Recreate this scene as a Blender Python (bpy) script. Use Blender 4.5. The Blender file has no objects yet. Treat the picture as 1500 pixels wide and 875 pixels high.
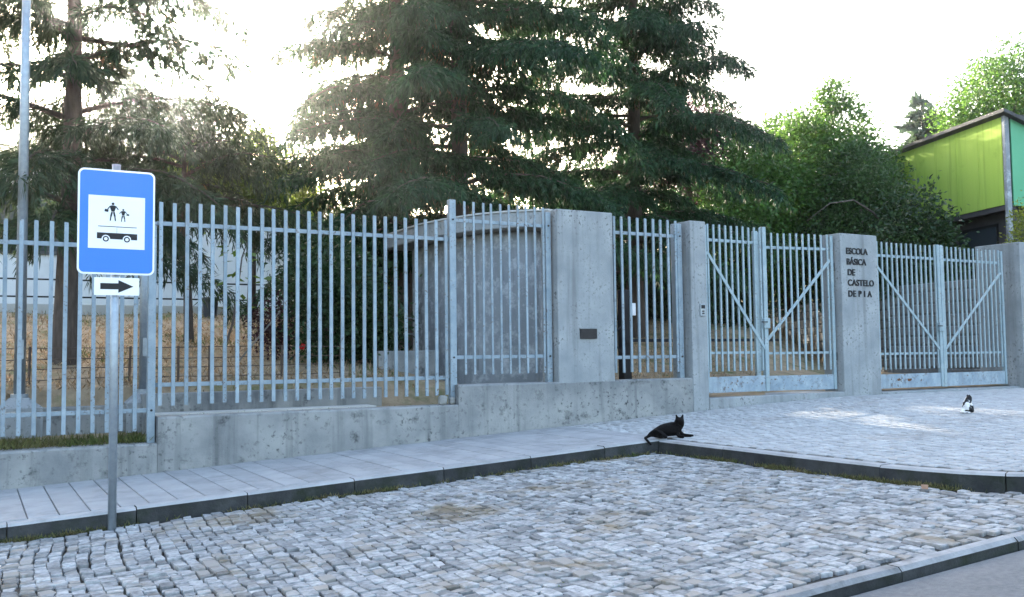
import bpy, bmesh, math, random
import numpy as np
from mathutils import Vector, Matrix

# ------------------------------------------------------------------ camera, sky, sun, exposure
# world: X runs along the fence, Y into the school yard, Z up; the camera's eye is the origin
sc = bpy.context.scene
col = sc.collection
R = math.radians
YAW, PITCH, ROLL, FPX = 0.5203952, 0.0583972, -0.0120606, 1381.886
SUN_AZ, SUN_EL = R(9.2), R(17.2)          # azimuth from +Y towards +X

cam = bpy.data.cameras.new('camera'); camo = bpy.data.objects.new('camera', cam); col.objects.link(camo)
fwd = Vector((math.sin(YAW) * math.cos(PITCH), math.cos(YAW) * math.cos(PITCH), math.sin(PITCH)))
rgt = Vector((math.cos(YAW), -math.sin(YAW), 0)); upv = rgt.cross(fwd)
r2 = rgt * math.cos(ROLL) + upv * math.sin(ROLL); u2 = upv * math.cos(ROLL) - rgt * math.sin(ROLL)
m = Matrix.Identity(4)
for i in range(3):
    m[i][0] = r2[i]; m[i][1] = u2[i]; m[i][2] = -fwd[i]
camo.matrix_world = m
cam.sensor_width = 36; cam.lens = FPX / 1500 * 36; cam.clip_end = 3000; cam.clip_start = 0.05
sc.camera = camo

w = bpy.data.worlds.new('World'); sc.world = w; w.use_nodes = True
nt = w.node_tree; nt.nodes.clear()
sky = nt.nodes.new('ShaderNodeTexSky'); sky.sky_type = 'NISHITA'; sky.sun_disc = False
sky.sun_elevation = SUN_EL; sky.sun_rotation = SUN_AZ; sky.air_density = 1.0; sky.dust_density = 4.0; sky.ozone_density = .6
bg = nt.nodes.new('ShaderNodeBackground'); bg.inputs['Strength'].default_value = 0.15
wo = nt.nodes.new('ShaderNodeOutputWorld')
nt.links.new(sky.outputs[0], bg.inputs[0]); nt.links.new(bg.outputs[0], wo.inputs[0])

sl = bpy.data.lights.new('sun', 'SUN'); sl.energy = 4.0; sl.angle = R(0.53); sl.color = (1.0, 0.90, 0.74)
so = bpy.data.objects.new('sun', sl); col.objects.link(so)
sd = Vector((math.sin(SUN_AZ) * math.cos(SUN_EL), math.cos(SUN_AZ) * math.cos(SUN_EL), math.sin(SUN_EL)))
so.rotation_euler = sd.to_track_quat('Z', 'Y').to_euler()

vs = sc.view_settings
vs.view_transform = 'Standard'; vs.look = 'None'; vs.gamma = 1.0; vs.exposure = 3.0
sc.display_settings.display_device = 'sRGB'
cy = sc.cycles
cy.max_bounces = 8; cy.diffuse_bounces = 4; cy.glossy_bounces = 3; cy.transmission_bounces = 4; cy.transparent_max_bounces = 8
cy.use_denoising = True; cy.caustics_reflective = False; cy.caustics_refractive = False

HAZE, ANISO = .0009, .97
rng = np.random.default_rng(7)
random.seed(7)

# ------------------------------------------------------------------ helpers
class MB:
    """collects vertices and faces, built as one mesh object"""
    def __init__(s): s.v = []; s.f = []; s.t = []
    def add(s, vs, fs, tint=None):
        o = len(s.v); s.v += [tuple(p) for p in vs]; s.f += [tuple(i + o for i in f) for f in fs]
        s.t += [0.5 if tint is None else tint] * len(vs)
        return s
    def box(s, x0, x1, y0, y1, z0, z1, tint=None):
        return s.add([(x0,y0,z0),(x1,y0,z0),(x1,y1,z0),(x0,y1,z0),(x0,y0,z1),(x1,y0,z1),(x1,y1,z1),(x0,y1,z1)],
              [(0,3,2,1),(4,5,6,7),(0,1,5,4),(1,2,6,5),(2,3,7,6),(3,0,4,7)], tint)
    def hexa(s, b, t, tint=None):
        return s.add(list(b) + list(t), [(0,3,2,1),(4,5,6,7),(0,1,5,4),(1,2,6,5),(2,3,7,6),(3,0,4,7)], tint)
    def bar(s, p, q, wd, ht, upd=(0,0,1), tint=None):
        p = Vector(p); q = Vector(q); d = (q - p).normalized(); u = Vector(upd)
        sd_ = d.cross(u)
        if sd_.length < 1e-4: sd_ = d.cross(Vector((0,1,0)))
        sd_.normalize(); u = sd_.cross(d)
        a = sd_ * wd / 2; b = u * ht / 2
        return s.add([p-a-b,p+a-b,p+a+b,p-a+b,q-a-b,q+a-b,q+a+b,q-a+b],
              [(0,1,2,3),(7,6,5,4),(4,5,1,0),(5,6,2,1),(6,7,3,2),(7,4,0,3)], tint)
    def tube(s, pts, rad, n=8, caps=True, tint=None):
        pts = [Vector(p) for p in pts]; k = len(pts)
        rad = [rad] * k if not hasattr(rad, '__len__') else rad
        vs_ = []; prev = None
        for i in range(k):
            d = (pts[min(i+1,k-1)] - pts[max(i-1,0)]).normalized()
            ref = prev if prev is not None else (Vector((1,0,0)) if abs(d.x) < .9 else Vector((0,1,0)))
            a = (ref - d * ref.dot(d)).normalized(); b = d.cross(a); prev = a
            for j in range(n):
                c = 2 * math.pi * j / n
                vs_.append(pts[i] + (a * math.cos(c) + b * math.sin(c)) * rad[i])
        fs = [(i*n+j, i*n+(j+1)%n, (i+1)*n+(j+1)%n, (i+1)*n+j) for i in range(k-1) for j in range(n)]
        if caps: fs += [tuple(range(n-1,-1,-1)), tuple(range((k-1)*n, k*n))]
        return s.add(vs_, fs, tint)
    def prism(s, poly, z0, z1, tint=None):
        n = len(poly)
        return s.add([(p[0],p[1],z0) for p in poly] + [(p[0],p[1],z1) for p in poly],
              [tuple(range(n-1,-1,-1)), tuple(range(n,2*n))] + [(i,(i+1)%n,n+(i+1)%n,n+i) for i in range(n)], tint)
    def plate(s, poly, y0, y1):
        """polygon in X,Z (counter-clockwise seen from -Y) extruded from y0 (front) to y1"""
        n = len(poly)
        return s.add([(p[0],y0,p[1]) for p in poly] + [(p[0],y1,p[1]) for p in poly],
              [tuple(range(n)), tuple(range(2*n-1,n-1,-1))] + [((i+1)%n,i,n+i,n+(i+1)%n) for i in range(n)])
    def build(s, name, mat, parent=None, smooth=False, bevel=0, seg=2):
        me = bpy.data.meshes.new(name); me.from_pydata(s.v, [], s.f); me.update()
        at = me.attributes.new('tint', 'FLOAT', 'POINT'); at.data.foreach_set('value', s.t)
        if smooth: me.polygons.foreach_set('use_smooth', [True] * len(me.polygons))
        return link(name, me, mat, parent, bevel, seg)

def link(name, me, mat, parent=None, bevel=0, seg=2):
    o = bpy.data.objects.new(name, me); col.objects.link(o)
    if mat is not None:
        me.materials.clear(); me.materials.append(M[mat] if isinstance(mat, str) else mat)
    if parent: o.parent = parent
    if bevel:
        b = o.modifiers.new('bevel', 'BEVEL'); b.width = bevel; b.segments = seg; b.limit_method = 'ANGLE'; b.angle_limit = R(35)
    return o

def quads(name, V, mat, parent=None, tint=None):
    """V: (n,4,3) array of quads -> one mesh"""
    n = len(V); me = bpy.data.meshes.new(name)
    me.vertices.add(n*4); me.vertices.foreach_set('co', V.astype(np.float32).reshape(-1))
    me.loops.add(n*4); me.loops.foreach_set('vertex_index', np.arange(n*4, dtype=np.int32))
    me.polygons.add(n); me.polygons.foreach_set('loop_start', np.arange(0, n*4, 4, dtype=np.int32))
    me.update(calc_edges=True)
    at = me.attributes.new('tint', 'FLOAT', 'POINT')
    at.data.foreach_set('value', np.repeat(rng.random(n) if tint is None else tint, 4).astype(np.float32))
    return link(name, me, mat, parent)

def empty(name, label, cat, loc=(0,0,0), group=None):
    o = bpy.data.objects.new(name, None); col.objects.link(o); o.location = loc; o.empty_display_size = .2
    return tag(o, label, cat, group)
def tag(o, label=None, cat=None, group=None, kind=None):
    if label: o['label'] = label
    if cat: o['category'] = cat
    if group: o['group'] = group
    if kind: o['kind'] = kind
    return o
def struct(o): o['kind'] = 'structure'; return o
def norm(a): return a / np.maximum(np.linalg.norm(a, axis=-1, keepdims=True), 1e-9)
def leafquads(P, D, L, W, up=None):
    """diamond leaves: base P, direction D, length L, width W"""
    n = len(P); D = norm(D)
    rv = rng.normal(size=(n,3)) if up is None else up + rng.normal(size=(n,3)) * .35
    S = norm(np.cross(D, rv)); L = L[:,None]; W = W[:,None]
    return np.stack([P, P + D*L*.45 - S*W/2, P + D*L, P + D*L*.45 + S*W/2], axis=1)

# ------------------------------------------------------------------ materials
M = {}
def mat(name, c1, c2=None, rough=.7, metal=0., scale=6., detail=6., bump=0., bscale=40., c3=None, s3=1.5, t3=(.55,.75), tintamt=0., spec=.3, transl=0., coord='Object', stretch=None, streak=None, speck=None, sp=(22., 1.3), tan=None):
    """base colour mixed by noise, optional blotches (c3), optional bump, per-piece tint, translucency"""
    mt = bpy.data.materials.new(name); mt.use_nodes = True; M[name] = mt
    t = mt.node_tree; N = t.nodes; Lk = t.links; N.clear()
    out = N.new('ShaderNodeOutputMaterial'); p = N.new('ShaderNodeBsdfPrincipled')
    p.inputs['Roughness'].default_value = rough; p.inputs['Metallic'].default_value = metal; p.inputs['Specular IOR Level'].default_value = spec
    tc = N.new('ShaderNodeTexCoord'); vec = tc.outputs[coord]
    if stretch:
        mp = N.new('ShaderNodeMapping'); mp.inputs['Scale'].default_value = stretch; Lk.new(vec, mp.inputs[0]); vec2 = mp.outputs[0]
    else: vec2 = vec
    def noise(s, d, v=vec2, r=.6):
        n = N.new('ShaderNodeTexNoise'); n.inputs['Scale'].default_value = s; n.inputs['Detail'].default_value = d; n.inputs['Roughness'].default_value = r
        Lk.new(v, n.inputs['Vector']); return n.outputs['Fac']
    def mix(f, a, b, mode='MIX'):
        x = N.new('ShaderNodeMix'); x.data_type = 'RGBA'; x.blend_type = mode
        if isinstance(f, float): x.inputs[0].default_value = f
        else: Lk.new(f, x.inputs[0])
        for k, q in ((6,a),(7,b)):
            if isinstance(q, tuple): x.inputs[k].default_value = (*q, 1)
            else: Lk.new(q, x.inputs[k])
        return x.outputs[2]
    def ramp(f, lo, hi):
        r_ = N.new('ShaderNodeMapRange'); r_.inputs[1].default_value = lo; r_.inputs[2].default_value = hi; r_.clamp = True
        Lk.new(f, r_.inputs[0]); return r_.outputs[0]
    c = c1
    if c2: c = mix(ramp(noise(scale, detail), .3, .7), c1, c2)
    if streak:      # vertical run-off marks
        mp = N.new('ShaderNodeMapping'); mp.inputs['Scale'].default_value = (7, 7, .35); Lk.new(vec, mp.inputs[0])
        c = mix(ramp(noise(1.0, 5, mp.outputs[0]), .52, .78), c, streak)
    if c3: c = mix(ramp(noise(s3, 7, vec, .72), *t3), c, c3)
    if speck:       # small dark pits and lichen dots, denser in some areas
        mm = N.new('ShaderNodeMath'); mm.operation = 'MULTIPLY'
        Lk.new(ramp(noise(sp[0], 4, vec, .6), .56, .66), mm.inputs[0]); Lk.new(ramp(noise(sp[1], 3, vec, .6), .42, .62), mm.inputs[1])
        c = mix(mm.outputs[0], c, speck)
    if tintamt:
        a = N.new('ShaderNodeAttribute'); a.attribute_name = 'tint'
        h = N.new('ShaderNodeHueSaturation')
        r_ = N.new('ShaderNodeMapRange'); r_.inputs[3].default_value = 1 - tintamt; r_.inputs[4].default_value = 1 + tintamt
        Lk.new(a.outputs['Fac'], r_.inputs[0]); Lk.new(r_.outputs[0], h.inputs['Value'])
        if isinstance(c, tuple): h.inputs['Color'].default_value = (*c, 1)
        else: Lk.new(c, h.inputs['Color'])
        c = h.outputs[0]
        if tan: c = mix(ramp(a.outputs['Fac'], .80, .86), c, tan)
    if isinstance(c, tuple): p.inputs['Base Color'].default_value = (*c, 1)
    else: Lk.new(c, p.inputs['Base Color'])
    if bump:
        b = N.new('ShaderNodeBump'); b.inputs['Strength'].default_value = bump; b.inputs['Distance'].default_value = .01
        Lk.new(noise(bscale, 8, vec, .65), b.inputs['Height']); Lk.new(b.outputs[0], p.inputs['Normal'])
    sh = p.outputs[0]
    if transl:
        tr = N.new('ShaderNodeBsdfTranslucent')
        if isinstance(c, tuple): tr.inputs[0].default_value = (*c, 1)
        else:
            g_ = N.new('ShaderNodeHueSaturation'); g_.inputs['Hue'].default_value = .48; g_.inputs['Value'].default_value = 1.5; g_.inputs['Saturation'].default_value = 1.1
            Lk.new(c, g_.inputs['Color']); Lk.new(g_.outputs[0], tr.inputs[0])
        ms = N.new('ShaderNodeMixShader'); ms.inputs[0].default_value = transl
        Lk.new(sh, ms.inputs[1]); Lk.new(tr.outputs[0], ms.inputs[2]); sh = ms.outputs[0]
    Lk.new(sh, out.inputs[0])
    return mt

mat('concrete', (.21,.228,.235), (.35,.36,.358), rough=.9, scale=2.2, detail=10, bump=.35, bscale=60, c3=(.13,.13,.13), s3=7, t3=(.62,.72), streak=(.16,.165,.165), speck=(.10,.10,.10), sp=(26., 2.2))
mat('wall_concrete', (.155,.162,.166), (.335,.332,.312), rough=.92, scale=1.8, detail=10, bump=.5, bscale=45, c3=(.05,.052,.052), s3=4.2, t3=(.555,.70), streak=(.10,.105,.105), speck=(.045,.047,.047), sp=(17., .9))
mat('kiosk_concrete', (.20,.22,.235), (.31,.33,.345), rough=.9, scale=1.6, detail=9, bump=.3, bscale=50, c3=(.48,.50,.52), s3=4.5, t3=(.50,.66), streak=(.11,.12,.125))
mat('pale_concrete', (.40,.40,.38), (.50,.49,.46), rough=.9, scale=3, bump=.3, c3=(.2,.2,.19), s3=3, t3=(.6,.8))
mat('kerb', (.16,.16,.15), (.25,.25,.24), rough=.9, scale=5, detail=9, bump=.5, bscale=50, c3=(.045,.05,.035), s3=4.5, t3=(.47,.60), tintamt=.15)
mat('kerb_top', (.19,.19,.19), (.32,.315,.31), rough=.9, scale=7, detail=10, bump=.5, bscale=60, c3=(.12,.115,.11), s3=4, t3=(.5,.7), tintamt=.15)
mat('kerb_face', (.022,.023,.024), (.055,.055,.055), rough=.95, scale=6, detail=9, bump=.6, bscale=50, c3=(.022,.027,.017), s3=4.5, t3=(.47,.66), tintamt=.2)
mat('slab', (.27,.27,.27), (.36,.355,.35), rough=.9, scale=3.5, detail=10, bump=.3, bscale=70, c3=(.2,.2,.195), s3=2.2, t3=(.50,.72), tintamt=.07)
mat('granite', (.165,.168,.17), (.40,.398,.39), rough=.85, scale=24, detail=9, bump=.45, bscale=70, c3=(.20,.165,.12), s3=1.1, t3=(.53,.66), tintamt=.42, spec=.1, tan=(.27,.25,.225))
mat('sett', (.31,.31,.305), (.41,.405,.395), rough=.95, scale=8, detail=8, bump=.3, bscale=70, c3=(.3,.28,.26), s3=.9, t3=(.55,.75), tintamt=.16, spec=.05)
mat('joint_sand', (.045,.042,.038), (.085,.078,.066), rough=1, scale=14, bump=.6, bscale=90, c3=(.06,.075,.035), s3=2, t3=(.55,.7))
mat('joint_dirt', (.022,.020,.018), (.05,.046,.038), rough=1, scale=14, bump=.6, bscale=90, c3=(.035,.045,.02), s3=2, t3=(.55,.7))
mat('asphalt', (.12,.12,.122), (.19,.187,.182), rough=.92, scale=28, detail=10, bump=.8, bscale=150, c3=(.21,.205,.2), s3=1.2, t3=(.5,.8))
mat('soil', (.10,.085,.06), (.17,.145,.10), rough=1, scale=4, bump=.6)
mat('earth', (.14,.12,.085), (.08,.085,.045), rough=1, scale=.4)
mat('dry_bank', (.20,.145,.09), (.33,.25,.16), rough=1, scale=7, detail=10, bump=.8, bscale=25, c3=(.075,.095,.03), s3=1.1, t3=(.50,.66))
mat('fence_steel', (.185,.24,.28), (.28,.335,.375), rough=.48, metal=.25, scale=7, detail=8, bump=.08, bscale=60, c3=(.28,.27,.26), s3=9, t3=(.64,.76), spec=.35, speck=(.11,.07,.05), sp=(38., 3.0), tintamt=.12)
mat('gate_steel', (.22,.295,.325), (.32,.395,.425), rough=.5, metal=.2, scale=5, detail=8, bump=.1, bscale=50, c3=(.30,.29,.28), s3=7, t3=(.60,.78), spec=.35, speck=(.13,.085,.06), sp=(34., 2.5))
mat('kick_steel', (.19,.25,.30), (.36,.42,.46), rough=.55, metal=.15, scale=6, detail=10, bump=.15, bscale=40, c3=(.15,.17,.19), s3=5, t3=(.56,.70), streak=(.22,.25,.27), speck=(.12,.07,.045), sp=(25., 3.0))
mat('galvanised', (.25,.285,.315), (.33,.37,.40), rough=.42, metal=.55, scale=18, detail=6, spec=.5)
mat('rust', (.10,.035,.015), (.17,.07,.03), rough=1, scale=30)
mat('sign_blue', (.015,.17,.58), rough=.35, spec=.5)
mat('sign_white', (.82,.82,.82), rough=.4, spec=.5)
mat('sign_black', (.012,.012,.014), rough=.5)
mat('letter_bronze', (.02,.02,.022), rough=.6, metal=.3)
mat('plaque', (.022,.02,.022), (.035,.033,.034), rough=.45, metal=.4, scale=20)
mat('white_wall', (.62,.62,.62), (.72,.72,.71), rough=.9, scale=.8, c3=(.5,.5,.49), s3=.7, t3=(.5,.8))
mat('window_glass', (.04,.05,.06), rough=.12, spec=.6)
mat('dark_metal', (.018,.018,.02), rough=.5, metal=.3)
mat('bin_plastic', (.04,.045,.05), rough=.5)
mat('wire_rust', (.09,.06,.045), (.13,.10,.08), rough=.8, metal=.4, scale=30)
mat('green_panel', (.33,.49,.075), (.42,.56,.11), spec=.08, rough=.85, scale=.7, stretch=(1,1,.12), c3=(.20,.32,.05), s3=.9, t3=(.57,.78), streak=(.22,.34,.055))
mat('teal_panel', (.10,.36,.19), (.13,.41,.23), rough=.55, scale=.9)
mat('roof_dark', (.06,.06,.062), (.10,.10,.10), rough=.85, scale=3)
mat('dark_render', (.055,.05,.052), (.085,.08,.08), rough=.9, scale=2)
mat('stone_wall', (.12,.123,.122), (.19,.19,.185), rough=.95, scale=2.5, bump=.6, bscale=20, tintamt=.12, c3=(.12,.13,.10), s3=1.5, t3=(.55,.7))
mat('bark', (.065,.05,.042), (.12,.095,.08), rough=.95, scale=10, stretch=(3,3,.6), bump=.8, bscale=22)
mat('pale_bark', (.13,.12,.10), (.2,.19,.17), rough=.9, scale=9, bump=.5)
mat('cedar_needles', (.013,.042,.018), (.030,.072,.028), rough=.6, scale=.9, tintamt=.45, transl=.28)
mat('dry_needles', (.13,.085,.045), (.18,.125,.065), rough=.8, scale=.9, tintamt=.35, transl=.4)
mat('pine_needles', (.026,.046,.024), (.045,.070,.032), rough=.65, scale=.9, tintamt=.4, transl=.3)
mat('leaf_mid', (.045,.11,.024), (.08,.165,.04), rough=.5, scale=.7, tintamt=.45, transl=.4)
mat('leaf_light', (.085,.15,.03), (.13,.20,.045), rough=.5, scale=.8, tintamt=.4, transl=.45)
mat('leaf_dark', (.018,.040,.014), (.034,.065,.022), rough=.45, scale=.8, tintamt=.45, transl=.3)
mat('leaf_deep', (.030,.065,.020), (.050,.10,.03), rough=.5, scale=.7, tintamt=.45, transl=.35)
mat('leaf_purple', (.035,.014,.016), (.055,.02,.024), rough=.5, scale=.8, tintamt=.4, transl=.35)
mat('leaf_blue', (.05,.085,.05), (.075,.115,.07), rough=.6, scale=.4, tintamt=.4, transl=.3)
mat('leaf_yellow', (.16,.20,.03), (.22,.25,.05), rough=.5, scale=.8, tintamt=.4, transl=.4)
mat('grass_green', (.06,.095,.025), (.12,.13,.045), rough=.7, scale=2, tintamt=.4, transl=.3)
mat('weed_mix', (.05,.075,.022), (.16,.13,.06), rough=.8, scale=7, tintamt=.5, transl=.25)
mat('turf_mix', (.05,.085,.02), (.14,.12,.05), rough=.8, scale=3, tintamt=.45, transl=.3)
mat('grass_dry', (.20,.145,.085), (.32,.245,.15), rough=.9, scale=1.2, tintamt=.4, transl=.3)
mat('flower_red', (.55,.02,.025), rough=.6, transl=.3)
mat('flower_orange', (.55,.12,.04), rough=.6, transl=.3)
mat('hill_forest', (.030,.045,.022), (.05,.065,.035), rough=1, scale=.06, bump=1, bscale=.2)
mat('fur_black', (.004,.0035,.0035), (.008,.0065,.006), rough=.7, scale=40, spec=.07, bump=.8, bscale=190)
mat('stone_grey', (.20,.20,.185), (.29,.285,.265), rough=.9, scale=12, bump=.4)
mat('leaf_brown', (.24,.13,.075), (.33,.2,.13), rough=.8, scale=9)
# black and white coat of the second cat
def coat():
    mt = mat('fur_pied', (.7,.68,.66), rough=.8); t = mt.node_tree; p = t.nodes['Principled BSDF']
    tc = t.nodes.new('ShaderNodeTexCoord'); n = t.nodes.new('ShaderNodeTexNoise'); n.inputs['Scale'].default_value = 11; n.inputs['Detail'].default_value = 2
    r_ = t.nodes.new('ShaderNodeMapRange'); r_.inputs[1].default_value = .44; r_.inputs[2].default_value = .49
    x = t.nodes.new('ShaderNodeMix'); x.data_type = 'RGBA'; x.inputs[6].default_value = (.70,.68,.66,1); x.inputs[7].default_value = (.012,.011,.012,1)
    t.links.new(tc.outputs['Object'], n.inputs['Vector']); t.links.new(n.outputs['Fac'], r_.inputs[0]); t.links.new(r_.outputs[0], x.inputs[0]); t.links.new(x.outputs[2], p.inputs['Base Color'])
coat()

# ------------------------------------------------------------------ ground levels
def g(X):
    """pavement level along the street: climbs gently to the right, level in front of the big gates"""
    X = np.asarray(X, float)
    a = -1.215 + .0468 * np.clip(X, -12, 8.6)
    b = np.interp(X, [8.6, 9.6, 10.6, 11.5, 14, 18, 60], [0, .046, .084, .11, .112, .105, .1])
    return a + b
def G(X): return float(g(X))
COB, ROAD = .125, .185          # how far the cobbles and the carriageway lie below the pavement

def sheet(name, xs, ys, fz, mt, parent=None):
    xs = list(xs); ys = list(ys); b = MB()
    b.v = [(x, y, float(fz(x, y))) for y in ys for x in xs]; b.t = [.5] * len(b.v); n = len(xs)
    b.f = [(j*n+i, j*n+i+1, (j+1)*n+i+1, (j+1)*n+i) for j in range(len(ys)-1) for i in range(n-1)]
    return b.build(name, mt, parent, smooth=True)

WALLX = ([10.9, 12.9, 16.3, 22, 34], [20.15, 20.15, 20.5, 24.2, 32])
def sstep(a, b, x): t = np.clip((x - a) / (b - a), 0, 1); return t * t * (3 - 2 * t)
def yard(X, Y):
    fr = -.875 if X < 1.75 else -.64
    left = np.interp(Y, [10.2, 10.87, 11.0, 11.15, 20, 20.4, 60], [fr, fr + .02, max(fr + .02, -.56), -.33, .78, .92, 1.6])
    left += .03 * math.sin(X * 1.7 + Y) * sstep(11.2, 13, Y)
    right = np.interp(Y, [10.2, 13, 21, 30, 60], [-.64, -.60, .95, 1.5, 2])
    k = sstep(4.6, 7.4, X); h = left * (1 - k) + right * k
    d = sstep(.93, 1.16, X / max(Y, 1)) * sstep(8, 10, X)      # the drive behind the big gates
    h = h * (1 - d) + (-.655 + .012 * max(Y - 12, 0)) * d
    if X > np.interp(Y, *WALLX) + .3: h = 1.5 + .02 * (Y - 12)
    return h

struct(sheet('ground', np.linspace(-420, 540, 9), np.linspace(-300, 500, 9), lambda x, y: -2.35, 'earth'))
struct(sheet('road', np.r_[-30:-10:5j, -9:16:26j, 18:45:8j], [-14, -6, 0, 2, 3.30], lambda x, y: G(x) - ROAD - .012 * (3.26 - y) * .5, 'asphalt'))
struct(sheet('school_yard', np.r_[-30:-3:7j, -2:32:103j, 34:60:6j], np.r_[10.18:16:25j, 16.3:30:36j, 34:120:8j], yard, 'dry_bank'))

# ------------------------------------------------------------------ kerbs
def kerb_stones(parent, pts, width, drop, mt, seglen=.92, lift=0., r=.018):
    """kerb stones along a polyline (outer top edge); the stones lie to the left of the walking direction"""
    pts = [np.array(p, float) for p in pts]; L = [0]
    for a, b in zip(pts, pts[1:]): L.append(L[-1] + np.linalg.norm(b - a))
    def at(s):
        s = min(max(s, 0), L[-1]); i = max(0, min(len(pts) - 2, int(np.searchsorted(L, s)) - 1)); t = (s - L[i]) / (L[i+1] - L[i])
        return pts[i] * (1 - t) + pts[i+1] * t
    s = 0
    while s < L[-1] - .05:
        e = min(s + seglen * random.uniform(.93, 1.06), L[-1]); k = 3
        b = MB(); ring = []
        tn = random.random(); dz = random.uniform(-.004, .004)
        for i in range(k + 1):
            q = s + .004 + (e - s - .008) * i / k; p = at(q); d = at(q + .05) - at(q - .05); d /= np.linalg.norm(d); nrm = np.array([-d[1], d[0]])
            zt = G(p[0]) + lift + dz; o = p; inn = p + nrm * width
            off = random.uniform(-.004, .004)
            o = o + nrm * off
            ring.append([(o[0], o[1], zt - drop), (*(o + nrm * .012), zt - r), (*(o + nrm * (.012 + r)), zt), (*inn, zt), (*inn, zt - drop)])
        vs_ = [v for q in ring for v in q]; n = 5
        fs = [(i*n+j, (i+1)*n+j, (i+1)*n+j+1, i*n+j+1) for i in range(k) for j in range(n-1)] + [tuple(range(n)), tuple(range(k*n+n-1, k*n-1, -1))]
        b.add(vs_, fs, tn); o = b.build('kerb_stone', mt, parent)
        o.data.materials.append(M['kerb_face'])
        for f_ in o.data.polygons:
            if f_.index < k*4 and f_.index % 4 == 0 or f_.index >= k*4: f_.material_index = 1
        s = e

CURVE = [(6.27,7.898),(6.27,6.6),(6.26,5.7),(6.28,5.1),(6.33,4.7),(6.42,4.38),(6.56,4.1),(6.75,3.88),(7.0,3.70),(7.4,3.56),(8.0,3.48),(9,3.45),(30,3.45)]
kp = struct(MB().box(-6, 6.2, 7.96, 8.0, -2.2, -2.1).build('pavement_kerb', 'soil'))
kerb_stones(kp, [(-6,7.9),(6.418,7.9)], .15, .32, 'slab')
ka = struct(MB().box(6.5, 30, 3.6, 3.7, -2.2, -2.1).build('driveway_kerb', 'soil'))
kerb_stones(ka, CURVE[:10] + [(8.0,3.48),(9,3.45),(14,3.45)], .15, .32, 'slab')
kr = struct(MB().box(-6, 8, 3.3, 3.4, -2.2, -2.1).build('road_kerb', 'soil'))
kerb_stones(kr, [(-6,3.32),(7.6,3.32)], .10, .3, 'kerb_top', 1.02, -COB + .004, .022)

# ------------------------------------------------------------------ pavement slabs (scored strips across the pavement)
pv = struct(sheet('pavement', np.linspace(-6, 6.4, 26), [8.04, 9, 10.02], lambda x, y: G(x) - .028, 'joint_sand'))
x = -2.0
while x < 6.35:
    wd = .2175; a, b_ = x + .004, x + wd - .004; y0, y1 = 8.062, 9.992
    z = random.uniform(-.003, .003); tn = random.random()
    b = MB(); c = .005
    ra = [(a,y0),(b_,y0),(b_,y1),(a,y1)]
    lo = [(p[0],p[1],G(p[0])-.04) for p in ra]; md = [(p[0],p[1],G(p[0])-c+z) for p in ra]
    tp = [(p[0]+(c if p[0]==a else -c), p[1]+(c if p[1]==y0 else -c), G(p[0])+z) for p in ra]
    b.add(lo+md+tp, [(0,1,5,4),(1,2,6,5),(2,3,7,6),(3,0,4,7),(4,5,9,8),(5,6,10,9),(6,7,11,10),(7,4,8,11),(8,9,10,11)], tn)
    b.build('paving_slab', 'slab', pv); x += wd
MB().add([(x_, y_, G(x_) - .002) for y_ in (8.062, 9.992) for x_ in np.linspace(-6, -2.0, 5)], [(i, i+1, i+6, i+5) for i in range(4)]).build('far_slabs', 'slab', pv)

# ------------------------------------------------------------------ stone setts: cobbled bay and driveway apron
def sett_geo(q, z, top, tilt, cut, edge=.007):
    """one stone: q four corners (ccw), z top level, returns verts, faces"""
    c = sum(q) / 4; out = []
    for i in range(4):
        p = q[i]; a = q[(i-1) % 4]; n = q[(i+1) % 4]
        out.append(p + (a - p) * cut[i]); out.append(p + (n - p) * cut[i])
    k = len(out); rings = []
    for ins, dz in ((0, -.06), (0, -.003 - top), (.06, -.0005)):
        rings.append([(*(p + (c - p) * ins), z + dz + tilt[0]*(p-c)[0]*(1-ins) + tilt[1]*(p-c)[1]*(1-ins)) for p in out])
    vs_ = [v for r_ in rings for v in r_]
    fs = [(j*k+i, j*k+(i+1)%k, (j+1)*k+(i+1)%k, (j+1)*k+i) for j in range(2) for i in range(k)] + [tuple(range(2*k, 3*k))]
    return vs_, fs

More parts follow.
